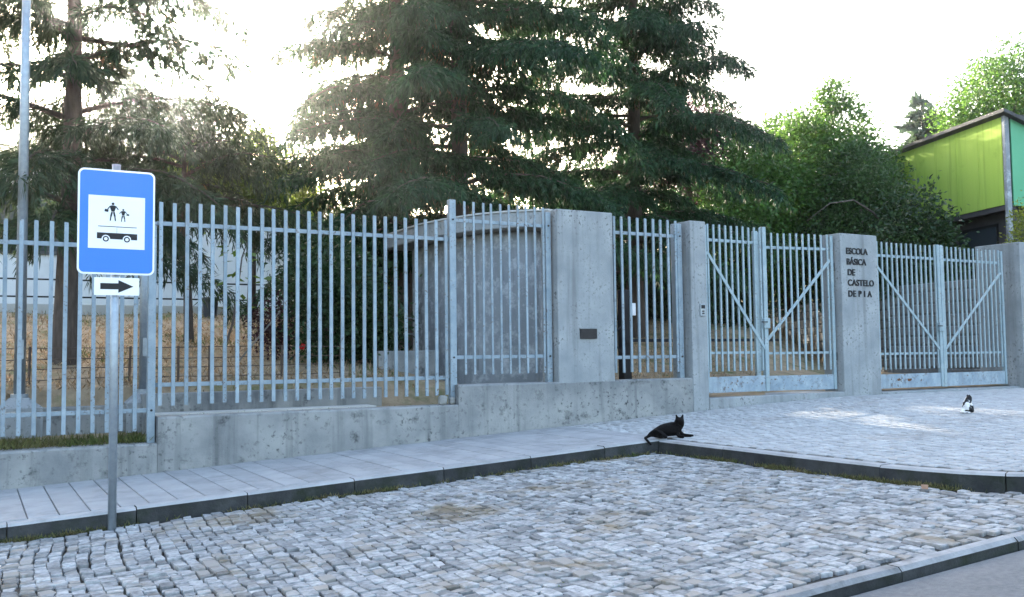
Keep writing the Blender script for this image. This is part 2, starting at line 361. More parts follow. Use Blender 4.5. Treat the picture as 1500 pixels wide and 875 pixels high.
def edgeX(Y): return float(np.interp(Y, [p[1] for p in CURVE[:10]][::-1], [p[0] for p in CURVE[:10]][::-1]))
bay = struct(sheet('cobbled_bay', np.r_[-4:8.2:50j], np.linspace(3.33, 7.96, 10), lambda x, y: G(x) - COB - .022, 'joint_dirt'))
def warp(p):
    f = math.sin(math.pi * min(1, max(0, (p[1] - 3.43) / 4.45))) ** .6
    return np.array([p[0] + .06*math.sin(.8*p[1] + .5*p[0]) + .012*math.sin(2.7*p[1] - p[0]), p[1] + f * (.09*math.sin(.95*p[0] + .4*p[1]) + .035*math.sin(2.9*p[0] + 1.3*p[1]))])
stones = []
x = -2.2
ph = rng.random(800) * 6
ci = 0
while x < 7.2:
    wd = random.uniform(.068, .094); y = 3.43 + random.uniform(0, .1)
    wob = lambda yy, c=ci: .010 * math.sin(yy * 1.9 + ph[c]*.25 + c*.13) + .006 * math.sin(yy * 5.1 + c*.4) + .25 * .06 * math.sin(yy*.8)
    while y < 7.85:
        ln = random.choice((random.uniform(.06,.09), random.uniform(.075,.115), random.uniform(.095,.145)))
        y1 = min(y + ln, 7.885)
        xm = x + wd / 2
        if xm < edgeX(y) + .12 and y1 - y > .05:
            gp = random.uniform(.0018, .0055); j = lambda: np.array([random.gauss(0, .0065), random.gauss(0, .009)])
            q = [np.array([x+gp+wob(y), y+gp])+j(), np.array([x+wd-gp+wob(y), y+gp])+j(), np.array([x+wd-gp+wob(y1), y1-gp])+j(), np.array([x+gp+wob(y1), y1-gp])+j()]
            q = [warp(p) for p in q]; c = sum(q) / 4
            if max(p[0] for p in q) > edgeX(c[1]) + .002: y = y1; continue
            z = G(c[0]) - COB + random.gauss(0, .0042) + .010*math.sin(c[0]*2.1+c[1]*1.3)*math.sin(c[1]*1.7)
            gx = .0468 + random.gauss(0, .02); gy = random.gauss(0, .025)
            vs_, fs = sett_geo(q, z, random.uniform(.001,.005), (gx, gy), [random.uniform(.02,.13) for _ in range(4)])
            tn = min(1, max(0, random.gauss(.48, .25)))
            d = math.dist((c[0], c[1]), (0, 0)); view = (c[0]*rgt.x + c[1]*rgt.y) / (c[0]*math.sin(YAW) + c[1]*math.cos(YAW))
            low = (1.25 / d)
            inframe = abs(view) < .56 and (-z) / d < .272
            stones.append((0 if inframe else 1, d / math.sqrt(wd * (y1 - y)), vs_, fs, tn))
        y = y1
    x += wd; ci += 1
stones.sort(key=lambda s: (s[0], s[1]))
for s_ in stones[:295]:
    MB().add(s_[2], s_[3], s_[4]).build('cobblestone', 'granite', bay)
rest = MB()
for s_ in stones[295:]: rest.add(s_[2], s_[3], s_[4])
o = rest.build('cobblestones', 'granite', bay); o['kind'] = 'stuff'

ab = MB(); ys_ = [3.5, 3.55, 3.62, 3.7, 3.8, 3.9, 4.0, 4.15, 4.4, 4.8, 5.4, 6.5, 8, 9, 10.05]
for y in ys_:
    xe = edgeX(y) + .05
    for x in np.r_[xe:30:50j]: ab.v.append((x, y, G(x) - .012)); ab.t.append(.5)
ab.f = [(j*50+i, j*50+i+1, (j+1)*50+i+1, (j+1)*50+i) for j in range(len(ys_)-1) for i in range(49)]
apron = struct(ab.build('driveway_apron', 'joint_sand'))
b = MB(); y = 3.5; ri = 0
while y < 9.98:
    dp = random.uniform(.095, .115); x = edgeX(y) + .16 + random.uniform(0, .06)
    if y < 3.62: x = max(x, 8.0)
    y1 = min(y + dp, 9.985)
    while x < 21:
        ln = random.uniform(.09, .15); gp = random.uniform(.004, .008)
        z = G(x) + random.gauss(0, .0015); tn = min(1, max(0, random.gauss(.5, .2))); e = .008; tz = 0
        p = [(x+gp, y+gp), (x+ln-gp, y+gp), (x+ln-gp, y1-gp), (x+gp, y1-gp)]
        p = [(u + random.gauss(0, .003), v + random.gauss(0, .003)) for u, v in p]
        cx, cyy = x+ln/2, (y+y1)/2
        lo = [(u, v, z - .03) for u, v in p]; md = [(u, v, z - .007) for u, v in p]
        tp = [(u+(e if u < cx else -e), v+(e if v < cyy else -e), z + (tz if v < cyy else -tz)) for u, v in p]
        b.add(lo+md+tp, [(0,1,5,4),(3,0,4,7),(1,2,6,5),(4,5,9,8),(5,6,10,9),(6,7,11,10),(7,4,8,11),(8,9,10,11)], tn)
        x += ln
    y = y1; ri += 1
o = b.build('setts', 'sett', apron); o['kind'] = 'stuff'

# ------------------------------------------------------------------ stepped low wall, pillars
def wall_sec(x0, x1, ztop, y0=10.0, y1=10.28, n=10):
    """low wall section with a slightly uneven, worn top edge"""
    b = MB(); xs = np.linspace(x0, x1, max(3, int((x1-x0)/.22)))
    rings = []
    for i, x_ in enumerate(xs):
        j = 0 if i in (0, len(xs)-1) else random.gauss(0, .003)
        rings.append([(x_, y0, G(x_)-.3), (x_, y0 + j*.5, ztop-.018+j), (x_, y0+.016+abs(j), ztop+j*.6), (x_, y1-.01, ztop), (x_, y1, ztop-.012), (x_, y1, G(x_)-.3)])
    n = 6; vs_ = [v for r_ in rings for v in r_]
    fs = [(i*n+j, (i+1)*n+j, (i+1)*n+j+1, i*n+j+1) for i in range(len(xs)-1) for j in range(n-1)] + [tuple(range(n)), tuple(range(len(vs_)-1, len(vs_)-n-1, -1))]
    return b.add(vs_, fs)
sw = empty('stepped_wall', 'long low stained concrete wall stepping up along the pavement under the bars', 'wall', (0, 10.1, G(0)))
def under(parent, o):
    o.parent = parent; o.matrix_parent_inverse = Matrix.Translation(parent.location).inverted(); return o
under(sw, wall_sec(-8, 1.63, -.852).build('wall_section', 'wall_concrete'))
under(sw, wall_sec(1.633, 4.99, -.592).build('wall_section', 'wall_concrete'))
under(sw, wall_sec(4.993, 8.56, -.360).build('wall_section', 'wall_concrete'))

def pillar(x0, x1, y0, y1, z0, z1, label):
    p = empty('gate_pillar', label, 'pillar', ((x0+x1)/2, y0, z0))
    b = MB(); zs = np.linspace(z0 - .25, z1 - .012, 8)
    b.box(x0, x1, y0, y1, z0 - .25, z1)
    under(p, b.build('shaft', 'concrete', bevel=.012, seg=2))
    return p
p1 = pillar(6.40, 7.265, 10.004, 10.40, -.356, 1.828, 'wide concrete pillar with a small dark plaque, rising from the low wall')
p2 = pillar(8.565, 8.845, 9.992, 10.42, G(8.7), 1.806, 'narrow concrete gate pillar with a small intercom, right end of the low wall')
p3 = pillar(11.54, 12.375, 9.99, 10.38, G(12), 1.79, 'concrete gate pillar carrying the dark school name lettering')
p4 = pillar(15.98, 16.9, 9.90, 10.75, G(16.2), 1.86, 'concrete gate pillar at the far right edge beside the closed gate')
under(p1, MB().box(6.72, 6.975, 9.978, 9.999, .18, .305).build('plaque', 'plaque', bevel=.004))
under(p1, MB().plate([(6.712,.308),(6.983,.308),(6.983,.318),(6.712,.318)], 9.984, 9.999).build('plaque_ledge', 'concrete'))
ic = under(p2, MB().box(8.705, 8.80, 9.972, 9.995, .485, .655).build('intercom', 'galvanised', bevel=.006))
under(p2, MB().box(8.722, 8.783, 9.966, 9.975, .59, .638).build('speaker_grille', 'dark_metal'))
for zz in (.515, .545):
    under(p2, MB().box(8.735, 8.77, 9.966, 9.975, zz, zz + .016).build('button', 'dark_metal'))
def text(parent, s, x, z, size, y, wide=1.0, spacing=1.0):
    cu = bpy.data.curves.new('lettering', 'FONT'); cu.body = s; cu.size = size; cu.extrude = .008; cu.space_character = spacing; cu.offset = .0022
    cu.materials.append(M['letter_bronze'])
    o = bpy.data.objects.new('lettering', cu); col.objects.link(o); o.rotation_euler = (R(90), 0, 0); o.scale = (wide, 1, 1)
    o.location = (x, y, z); under(parent, o); return o
for s, zz, xx, wd, spc in (('ESCOLA', 1.475, 11.655, 1.0, .98), ('BÁSICA', 1.310, 11.66, 1.0, .98), ('DE', 1.145, 11.675, 1.0, 1.0), ('CASTELO', .985, 11.675, 1.0, 1.05), ('DE P I A', .815, 11.675, 1.0, 1.12)):
    text(p3, s, xx, zz, .135, 9.985, wd, spc)

# ------------------------------------------------------------------ bar fences and gates
def bars(parent, xs, y, zb, zt, w_, d_, mt):
    for x_ in xs:
        t_ = random.gauss(0, .0035); tn_ = random.random(); dz = random.gauss(0, .003); b = MB()
        b.add([(x_-w_/2,y-d_/2,zb+dz),(x_+w_/2,y-d_/2,zb+dz),(x_+w_/2,y+d_/2,zb+dz),(x_-w_/2,y+d_/2,zb+dz),
               (x_-w_/2+t_,y-d_/2,zt+dz),(x_+w_/2+t_,y-d_/2,zt+dz-.006),(x_+w_/2+t_,y+d_/2,zt+dz-.012),(x_-w_/2+t_,y+d_/2,zt+dz-.006)],
              [(0,3,2,1),(4,5,6,7),(0,1,5,4),(1,2,6,5),(2,3,7,6),(3,0,4,7)], tn_)
        under(parent, b.build('bar', mt))
def panel(label, x0, x1, xs, y, zb, zt, zl, zu, w_, d_, posts, grp='fence panels along the low wall'):
    p = empty('fence_panel', label, 'fence', ((x0+x1)/2, y, zb), grp)
    for zz in (zl, zu):
        under(p, MB().box(x0, x1, y + d_/2 + .001, y + d_/2 + .021, zz - .022, zz + .022).build('rail', 'fence_steel', bevel=.003, seg=1))
    bars(p, xs, y, zb, zt, w_, d_, 'fence_steel')
    for (px_, pw, z0, z1) in posts:
        po = under(p, MB().box(px_ - pw/2, px_ + pw/2, y - .025, y + .05, z0, z1).build('post', 'fence_steel', bevel=.004, seg=1))
        for zz in (zl, zu):
            under(p, MB().tube([(px_, y - .025, zz), (px_, y - .036, zz)], .012, 8).build('bolt', 'dark_metal'))
    return p
FY = 10.13; k = FY / 10
panel('leftmost and lowest panel of grey bars, mostly behind the blue sign', -6.5, 1.56, np.arange(.27 - .129*30, 1.5, .129) , FY, -.715*k, 1.325*k, -.52*k, 1.107*k, .037, .022, [(1.585, .075, -.86, 1.39), (-2.4, .075, -.86, 1.39)])
panel('longest panel of grey bars, between the blue sign and the kiosk', 1.63, 4.99, np.linspace(1.668, 4.90, 26), FY, -.474*k, 1.583*k, -.27*k, 1.362*k, .037, .022, [])
panel('short panel of thin bars in front of the concrete kiosk', 5.03, 6.32, np.linspace(5.155, 6.27, 10), FY, -.242*k, 1.828*k, -.036*k, 1.596*k, .027, .016, [(4.985, .085, -.60, 1.835*k), (6.335, .075, -.37, 1.79)])
panel('short panel of bars between the plaque pillar and the intercom pillar', 7.28, 8.46, np.linspace(7.37, 8.42, 9), FY, -.265*k, 1.79*k, -.066*k, 1.575*k, .034, .02, [(8.475, .075, -.37, 1.765)])

def leaf(label, hx, hy, L, ang, zb, zt, n, sgn, lock=None, plate=(0, .225), zu=-.225, zl=.56, rusty=False, postw=.07, grp='gate leaves'):
    """gate leaf hinged at (hx,hy); sgn=+1 runs towards +X, ang opens it inwards; local x from the hinge"""
    p = empty('gate_leaf', label, 'gate', (hx, hy, zb), grp)
    p.rotation_euler.z = ang if sgn > 0 else math.pi - ang
    H = zt - zb; s_ = 1 if sgn > 0 else -1      # local front side faces the street
    def ad(b, nm, mt, bv=0): o = b.build(nm, mt, bevel=bv, seg=1); o.parent = p; return o
    fy = lambda a, c: (min(s_*a, s_*c), max(s_*a, s_*c))
    for nm, zz, hh in (('top_rail', H + zu, .042), ('bottom_rail', zl, .036)):
        a, c = fy(.008, .03); ad(MB().box(.02, L - .02, a, c, zz - hh/2, zz + hh/2), nm, 'gate_steel', .003)
    for x_ in np.linspace(.09, L - .10, n):
        a, c = fy(-.012, .008); ad(MB().box(x_ - .014, x_ + .014, a, c, plate[1] + .075, H + random.gauss(-.005, .004)), 'bar', 'gate_steel')
    a, c = fy(-.03, .03)
    ad(MB().box(0, .05, a, c, 0, H - .02), 'hinge_post', 'gate_steel', .004)
    ad(MB().box(L - postw, L, a, c, -.005, H + .012), 'meeting_post', 'gate_steel', .004)
    a, c = fy(-.016, -.004)
    kick = ad(MB().box(.02, L - .02, a, c, plate[0], plate[1]), 'kick_plate', 'kick_steel', .003)
    # diagonal brace from high at the hinge to low at the free end
    ad(MB().bar((.06, s_*-.018, H - .40), (L - .05, s_*-.018, .60), .012, .045), 'brace', 'gate_steel', .002)
    for zz in (.5, H - .5):
        ad(MB().tube([(-.012, 0, zz - .06), (-.012, 0, zz + .06)], .02, 8), 'hinge', 'dark_metal')
    if lock:
        a, c = fy(-.055, .03); lk = ad(MB().box(L - .10, L + .02, a, c, lock - .07, lock + .075), 'lock_box', 'gate_steel', .006)
        h = MB().bar((L - .06, s_*-.075, lock + .02), (L - .17, s_*-.075, lock + .02), .014, .016).build('handle', 'dark_metal'); h.parent = lk
    if rusty:
        for (x_, zz, rr) in ((.06, .10, .02), (.32, .14, .012), (.50, .135, .04), (.75, .13, .05)):
            poly = [(x_ + rr * random.uniform(.6, 1.4) * math.cos(t), zz + rr * .55 * random.uniform(.5, 1.3) * math.sin(t)) for t in np.linspace(0, 2*math.pi, 11)[:-1]]
            if s_ < 0: poly = poly[::-1]
            q = MB(); a, c = (-.0185, -.0165) if s_ > 0 else (.0185, .0165)
            n_ = len(poly); q.add([(u, a, v) for u, v in poly] + [(u, c, v) for u, v in poly], [tuple(range(n_))] + [(i, (i+1) % n_, n_+(i+1) % n_, n_+i) for i in range(n_)])
            o = q.build('rust_patch', 'rust'); o.parent = kick
    return p
leaf('left leaf of the smaller gate beside the intercom pillar, closed', 8.90, 10.12, 1.19, 0, -.585, 1.80, 10, 1, lock=.98, grp='small gate leaves')
leaf('right leaf of the smaller gate, standing slightly open, hinged on the lettered pillar', 11.50, 10.12, 1.42, R(10.5), -.600, 1.775, 12, -1, lock=None, grp='small gate leaves')
leaf('left leaf of the wide closed gate, rust holes in its foot plate', 12.43, 10.12, 1.62, 0, -.625, 1.725, 13, 1, lock=.98, rusty=True, zl=.55, grp='wide gate leaves')
leaf('right leaf of the wide closed gate next to the far right pillar', 15.78, 10.12, 1.72, 0, -.63, 1.72, 14, -1, zl=.55, grp='wide gate leaves')
gs = tag(MB().hexa([(8.85,9.985,G(8.85)-.2),(11.535,9.985,G(11.5)-.2),(11.535,10.6,G(11.5)-.2),(8.85,10.6,G(8.85)-.2)], [(8.85,9.985,-.648),(11.535,9.985,-.638),(11.535,10.6,-.635),(8.85,10.6,-.642)]).build('gate_step', 'concrete', bevel=.01), 'worn concrete step under the smaller gate', 'step')
tag(MB().hexa([(12.38,9.985,G(12.4)-.2),(15.975,9.985,G(15.9)-.2),(15.975,10.6,G(15.9)-.2),(12.38,10.6,G(12.4)-.2)], [(12.38,9.985,-.672),(15.975,9.985,-.678),(15.975,10.6,-.66),(12.38,10.6,-.66)]).build('gate_sill', 'concrete', bevel=.008), 'low concrete sill under the wide closed gate', 'sill')

# ------------------------------------------------------------------ school bus sign
S = 7.79 / 7.68
bs = empty('bus_stop_sign', 'blue school bus sign with white border on a grey pole by the kerb', 'sign', (.955, 7.84, G(.955) - COB))
def sg(b, nm, mt, parent=None, bv=0): 
    o = under(bs, b.build(nm, mt, bevel=bv, seg=2))
    if parent: o.parent = parent; o.matrix_parent_inverse = Matrix.Identity(4)
    return o
def rrect(x0, x1, z0, z1, r, n=6):
    P = []
    for cx, cz, a0 in ((x1-r, z0+r, -90), (x1-r, z1-r, 0), (x0+r, z1-r, 90), (x0+r, z0+r, 180)):
        for i in range(n + 1):
            a = R(a0 + 90 * i / n); P.append((cx + r*math.cos(a), cz + r*math.sin(a)))
    return P
sc_ = lambda P: [(a*S, b_*S) for a, b_ in P]
sg(MB().tube([(.955,7.84,G(.955)-COB-.3), (.955,7.84,1.475*S)], .031, 16), 'pole', 'galvanised').data.polygons.foreach_set('use_smooth', [True]*18)
sg(MB().tube([(.955,7.84,1.475*S), (.955,7.84,1.485*S)], .033, 16), 'pole_cap', 'galvanised')
plate_ = sg(MB().plate(sc_(rrect(.670, 1.216, .635, 1.435, .045)), 7.790, 7.797), 'sign_plate', 'sign_white')
face = sg(MB().plate(sc_(rrect(.684, 1.202, .649, 1.421, .034)), 7.7875, 7.7905), 'blue_field', 'sign_blue')
pn = sg(MB().plate(sc_([(.743,.831),(1.143,.831),(1.143,1.233),(.743,1.233)]), 7.7855, 7.788), 'picture_panel', 'sign_white')
pic = lambda P, nm, mt='sign_black', y0=7.7840: sg(MB().plate(sc_(P), y0, y0 + .0018), nm, mt, pn)
def disc(cx, cz, r, n=18): return [(cx + r*math.cos(2*math.pi*i/n), cz + r*math.sin(2*math.pi*i/n)) for i in range(n)]
def stroke(a, b_, w_):
    a = Vector(a); b_ = Vector(b_); d = (b_ - a).normalized(); n_ = Vector((-d.y, d.x)) * w_ / 2
    return [tuple(a - n_), tuple(b_ - n_), tuple(b_ + n_), tuple(a + n_)]
# two walking figures: head, torso, arms, legs, bag
def figure(x_, zf, h, bag):
    f = MB()
    def st(P): f.plate(sc_(P), 7.784 - random.uniform(0, .0006), 7.7862)
    st(disc(x_, zf + h*.93, h*.072))
    st([(x_-.075*h, zf+.50*h), (x_+.075*h, zf+.50*h), (x_+.17*h, zf+.80*h), (x_+.08*h, zf+.84*h), (x_-.08*h, zf+.84*h), (x_-.17*h, zf+.80*h)])
    for s_ in (-1, 1):
        P = [(x_+s_*.15*h, zf+.79*h), (x_+s_*.27*h, zf+.62*h)]; st(stroke(*(P if s_ > 0 else P[::-1]), .05*h))
        P = [(x_+s_*.045*h, zf+.48*h), (x_+s_*.10*h, zf+.24*h)]; st(stroke(*P, .085*h))
        P = [(x_+s_*.10*h, zf+.25*h), (x_+s_*.13*h, zf+.0*h)]; st(stroke(*P, .06*h))
    bx = x_ + bag*.33*h; st([(bx-.10*h, zf+.50*h), (bx+.09*h, zf+.47*h), (bx+.11*h, zf+.60*h), (bx-.07*h, zf+.64*h)])
    sg(f, 'figure_picture', 'sign_black', pn)
figure(.914, 1.043, .140, -1); figure(.987, 1.040, .098, 1)
pic([(.812,.9965),(1.085,.9955),(1.085,1.0005),(.812,1.0015)], 'roof_line')
busp = [(.804,.905),(1.089,.902),(1.089,.949),(.804,.951)]
pic(busp, 'bus_picture')
for cx in (.866, 1.015):
    sg(MB().plate(sc_(disc(cx, .904, .030)), 7.7830, 7.7838), 'wheel_arch', 'sign_white', pn)
    sg(MB().plate(sc_(disc(cx, .904, .022)), 7.7822, 7.7829), 'wheel_picture', 'sign_black', pn)
    sg(MB().plate(sc_(disc(cx, .904, .0125)), 7.7814, 7.7821), 'hub_picture', 'sign_white', pn)
pic([(.943,.951),(.9445,.951),(.9445,.9955),(.943,.9955)], 'window_line')
ap = sg(MB().plate(sc_([(.791,.478),(1.108,.478),(1.108,.612),(.791,.612)]), 7.7955, 7.80), 'arrow_plate', 'sign_white')
sg(MB().plate(sc_([(.833,.523),(.960,.523),(.960,.498),(1.067,.546),(.960,.594),(.960,.569),(.833,.569)]), 7.7935, 7.7955), 'arrow', 'sign_black', ap)
for zz in (.70, 1.36, .545):
    sg(MB().box(.915, .995, 7.7985, 7.845, zz*S-.018, zz*S+.018), 'clamp', 'galvanised')

# ------------------------------------------------------------------ things just behind the fence
def lamppost(x_, y_, z0, z1, r0, r1, label):
    p = empty('lamp_post', label, 'post', (x_, y_, z0), 'posts on pyramid footings')
    b = MB(); a = .21
    b.hexa([(x_-a,y_-a,z0-.3),(x_+a,y_-a,z0-.3),(x_+a,y_+a,z0-.3),(x_-a,y_+a,z0-.3)], [(x_-a,y_-a,z0+.05),(x_+a,y_-a,z0+.05),(x_+a,y_+a,z0+.05),(x_-a,y_+a,z0+.05)])
    c = .09
    b.hexa([(x_-a,y_-a,z0+.05),(x_+a,y_-a,z0+.05),(x_+a,y_+a,z0+.05),(x_-a,y_+a,z0+.05)], [(x_-c,y_-c,z0+.15),(x_+c,y_-c,z0+.15),(x_+c,y_+c,z0+.15),(x_-c,y_+c,z0+.15)])
    under(p, b.build('footing', 'concrete'))
    under(p, MB().tube([(x_,y_,z0+.1),(x_,y_,z1)], [r0, r1], 16).build('pole', 'galvanised', smooth=True))
    under(p, MB().tube([(x_,y_,z0+.15),(x_,y_,z0+.19)], r0*1.5, 14).build('collar', 'galvanised'))
    under(p, MB().box(x_-.03, x_+.03, y_-r0-.006, y_-r0+.02, z0+.55, z0+.75).build('access_cover', 'galvanised'))
    return p
lamppost(.44, 11.05, -.545, 6.2, .056, .034, 'tall grey post on a pyramid footing at the left edge')
lamppost(1.66, 11.05, -.53, 1.92, .062, .05, 'grey post on a pyramid footing behind the blue sign')
iw = empty('inner_wall', 'low grey concrete wall inside the yard just behind the bars', 'wall', (2, 10.9, -.6))
under(iw, MB().box(-6, 1.60, 10.86, 11.02, -1.0, -.50).build('wall_section', 'wall_concrete', bevel=.01))
under(iw, MB().box(1.603, 4.35, 10.80, 10.98, -1.0, -.385).build('wall_section', 'wall_concrete', bevel=.01))
under(iw, MB().box(1.65, 4.15, 10.46, 10.797, -1.0, -.588).build('ledge', 'pale_concrete', bevel=.01))
wf = empty('wire_fence', 'low rusty wire fence across the dry bank behind the inner wall', 'fence', (2, 11.6, -.3))
for x_ in (-1.6, .55, 1.57, 2.115, 2.47, 3.34, 4.1):
    under(wf, MB().tube([(x_,11.6,-.5),(x_+random.gauss(0,.01),11.6,.14)], .014, 6).build('post', 'wire_rust'))
for zz in (.125, .0, -.105, -.22):
    under(wf, MB().tube([(x_, 11.6, zz + .006*math.sin(x_*2.3+zz*9) - .012*(x_ < .6)) for x_ in np.linspace(-2, 4.15, 20)], .0055, 5).build('wire', 'wire_rust'))

# loose stone on the wall top at the foot of the kiosk panel
def rock(name, c, s, label, cat='stone', mt='stone_grey', seed=1):
    r_ = np.random.default_rng(seed); bm = bmesh.new(); bmesh.ops.create_icosphere(bm, subdivisions=2, radius=1)
    for v in bm.verts:
        n_ = np.array(v.co); m_ = max(abs(n_)); n_ = n_ / (m_ ** .8) * (1 + r_.normal(0, .035)); v.co = Vector((c[0]+n_[0]*s[0], c[1]+n_[1]*s[1], c[2]+n_[2]*s[2]))
    me = bpy.data.meshes.new(name); bm.to_mesh(me); bm.free()
    return tag(link(name, me, mt, bevel=0), label, cat)
rock('loose_stone', (4.83, 10.10, -.538), (.052, .045, .058), 'pale squared stone on the wall top beside the tall fence post', seed=3)
rock('loose_stone', (4.955, 10.10, -.548), (.036, .03, .046), 'small round grey stone at the very foot of the tall fence post', seed=4)

# ------------------------------------------------------------------ kiosk
kk = empty('kiosk', 'grey concrete gatehouse kiosk with a flat overhanging slab roof behind the bars', 'kiosk', (6.6, 12.6, -.6))
def arc_poly(off):
    P = [(7.15, 11.25-off*.9), (6.75, 11.28-off), (6.35, 11.55-off)]
    P = [(7.30+off, 11.60-off), (6.85, 11.30-off), (6.52-.2*off, 11.64-off), (6.34-.5*off, 12.05-.9*off), (6.25-.8*off, 12.55-.5*off), (6.22-off, 13.0), (6.25-off, 14.2+off), (7.30+off, 14.2+off)]
    return P[::-1] if False else P
def ccw(P):
    a = sum(P[i][0]*P[(i+1)%len(P)][1] - P[(i+1)%len(P)][0]*P[i][1] for i in range(len(P)))
    return P if a > 0 else P[::-1]
under(kk, MB().prism(ccw(arc_poly(0)), -1.0, 1.74).build('wall', 'kiosk_concrete', bevel=.03, seg=3))
under(kk, MB().prism(ccw(arc_poly(.36)), 1.742, 1.955).build('roof_slab', 'concrete', bevel=.015))
under(kk, MB().prism(ccw(arc_poly(.38)), 1.958, 1.985).build('roof_trim', 'pale_concrete', bevel=.004))
lw = tag(MB().box(4.9, 5.8, 12.28, 12.46, -1.0, .06).build('side_wall', 'wall_concrete', bevel=.012), 'low dark concrete wall joined to the left of the kiosk', 'wall')
hr = empty('handrail', 'thin metal stair handrail in the shade left of the kiosk', 'railing', (5.6, 14.6, 0))
for dz in (0, -.27):
    under(hr, MB().tube([(5.15,14.6,.93+dz),(5.98,14.6,.62+dz),(7.3,14.6,.62+dz)], .014, 8).build('rail', 'galvanised'))
for x_ in (5.98, 6.6, 7.3, 5.15):
    under(hr, MB().tube([(x_,14.6,-.4),(x_,14.6,.62 if x_ > 5.5 else .93)], .014, 8).build('post', 'galvanised'))
# barrier inside the yard
br = empty('barrier', 'dark barrier pole with a white box and long horizontal boom inside the yard', 'barrier', (9.3, 12.5, -.6))
under(br, MB().box(9.2, 9.36, 12.42, 12.58, -.75, 1.02).build('post', 'dark_metal', bevel=.01))
under(br, MB().box(9.33, 9.43, 12.38, 12.44, .60, .80).build('control_box', 'sign_white', bevel=.006))
under(br, MB().box(9.2, 12.7, 12.36, 12.41, .165, .215).build('boom', 'dark_metal', bevel=.004))
under(br, MB().tube([(9.12,12.4,.0),(9.05,12.4,.1),(9.05,12.4,.35),(9.14,12.4,.42)], .014, 6).build('handle', 'dark_metal'))
tag(MB().hexa([(9.6,13.35,-.9),(14.4,12.55,-.9),(14.4,12.68,-.9),(9.6,13.48,-.9)], [(9.6,13.35,-.47),(14.4,12.55,-.50),(14.4,12.68,-.50),(9.6,13.48,-.47)]).build('garden_edging', 'pale_concrete', bevel=.008), 'pale concrete edging at the foot of the dry bank behind the gates', 'edging')

# ------------------------------------------------------------------ retaining wall behind the wide gate (rough stones)
rw = empty('retaining_wall', 'tall grey stone retaining wall seen through the wide gate', 'wall', (20.3, 14, -.66))
pts = [(20.15,10.75),(20.15,12.9),(20.5,16.3),(22.35,19.15),(24.2,22.0),(28.1,28.0),(32,34)]
base = MB()
for a, b_ in zip(pts, pts[1:]):
    d = Vector((b_[0]-a[0], b_[1]-a[1], 0)).normalized(); n_ = Vector((-d.y, d.x, 0))
    q = [Vector((*a,0))-n_*.02, Vector((*b_,0))-n_*.02, Vector((*b_,0))-n_*.35, Vector((*a,0))-n_*.35]
    base.hexa([(p.x,p.y,-1.0) for p in q], [(p.x,p.y,1.60) for p in q])
under(rw, base.build('core', 'stone_wall'))
for a, b_ in zip(pts, pts[1:]):
    A = Vector((*a,0)); B = Vector((*b_,0)); Ls = (B-A).length; d = (B-A).normalized(); n_ = Vector((-d.y, d.x, 0)); zz = -.72
    while zz < 1.55:
        hh = random.uniform(.20, .30); s_ = random.uniform(-.3, 0)
        while s_ < Ls:
            ll = random.uniform(.3, .7); s0 = max(s_, 0)+.012; s1 = min(s_+ll, Ls)-.012
            if s1 - s0 > .06:
                o_ = random.uniform(.008, .03); b = MB(); z0, z1 = zz+.012, min(zz+hh, 1.62)-.012
                P0 = A + d*s0; P1 = A + d*s1
                bk = [P0 - n_*.03 + Vector((0,0,z0)), P1 - n_*.03 + Vector((0,0,z0)), P1 - n_*.03 + Vector((0,0,z1)), P0 - n_*.03 + Vector((0,0,z1))]
                e = .025; fr = [P0 + d*e + n_*o_ + Vector((0,0,z0+e)), P1 - d*e + n_*o_*random.uniform(.6,1.2) + Vector((0,0,z0+e)), P1 - d*e + n_*o_ + Vector((0,0,z1-e)), P0 + d*e + n_*o_*random.uniform(.6,1.2) + Vector((0,0,z1-e))]
                b.add(bk+fr, [(4,5,6,7),(0,1,5,4),(1,2,6,5),(2,3,7,6),(3,0,4,7)], random.random())
                under(rw, b.build('stone', 'stone_wall'))
            s_ += ll
        zz += hh

# ------------------------------------------------------------------ green building on the right
gb = empty('green_building', 'lime green panelled building with grey roof on the right above the gate', 'building', (24, 15, 1.5))
ga = R(20); gd = Vector((math.sin(ga), math.cos(ga), 0)); gn = Vector((math.cos(ga), -math.sin(ga), 0))   # along the lime facade / along the teal face
C0 = Vector((23.8, 15.0, 0))
def gp(u, v, z): p = C0 + gd*u + gn*v; return (p.x, p.y, z)
def gbox(u0, u1, v0, v1, z0, z1, z0b=None, z1b=None):
    return MB().hexa([gp(u0,v0,z0),gp(u0,v1,z0),gp(u1,v1,z0),gp(u1,v0,z0)], [gp(u0,v0,z1),gp(u0,v1,z1 if z1b is None else z1b),gp(u1,v1,z1 if z1b is None else z1b),gp(u1,v0,z1)])
ZT, ZB = 6.21, 3.81
under(gb, gbox(.28, 8.2, .30, 6, 1.2, 6.3).build('core', 'dark_render'))
u = .14
while u < 8.0:                                  # lime sheet panels
    e = min(u + .98, 8.05)
    under(gb, gbox(u+.006, e-.006, .0, .05, ZB, ZT).build('facade_panel', 'green_panel')); u = e
under(gb, gbox(-.02, .10, -.02, .11, 1.2, ZT+.02).build('corner_post', 'kiosk_concrete', bevel=.01))
v = .17
while v < 5.6:
    e = min(v + .98, 5.75); under(gb, gbox(.0, .05, v+.006, e-.006, ZB-.05, ZT-.05-.5*(v-.17), None, ZT-.05-.5*(e-.17) if ZT-.5*e > ZB+.4 else ZB+.4).build('gable_panel', 'teal_panel')); v = e
rf = MB(); a = [gp(-.2,-.16,ZT+.03), gp(8.3,-.16,ZT+.03), gp(8.3,6.2,ZT-2.6), gp(-.2,6.2,ZT-2.6)]
rf.hexa(a, [(p[0],p[1],p[2]+.10) for p in a]); under(gb, rf.build('roof', 'roof_dark', bevel=.01))
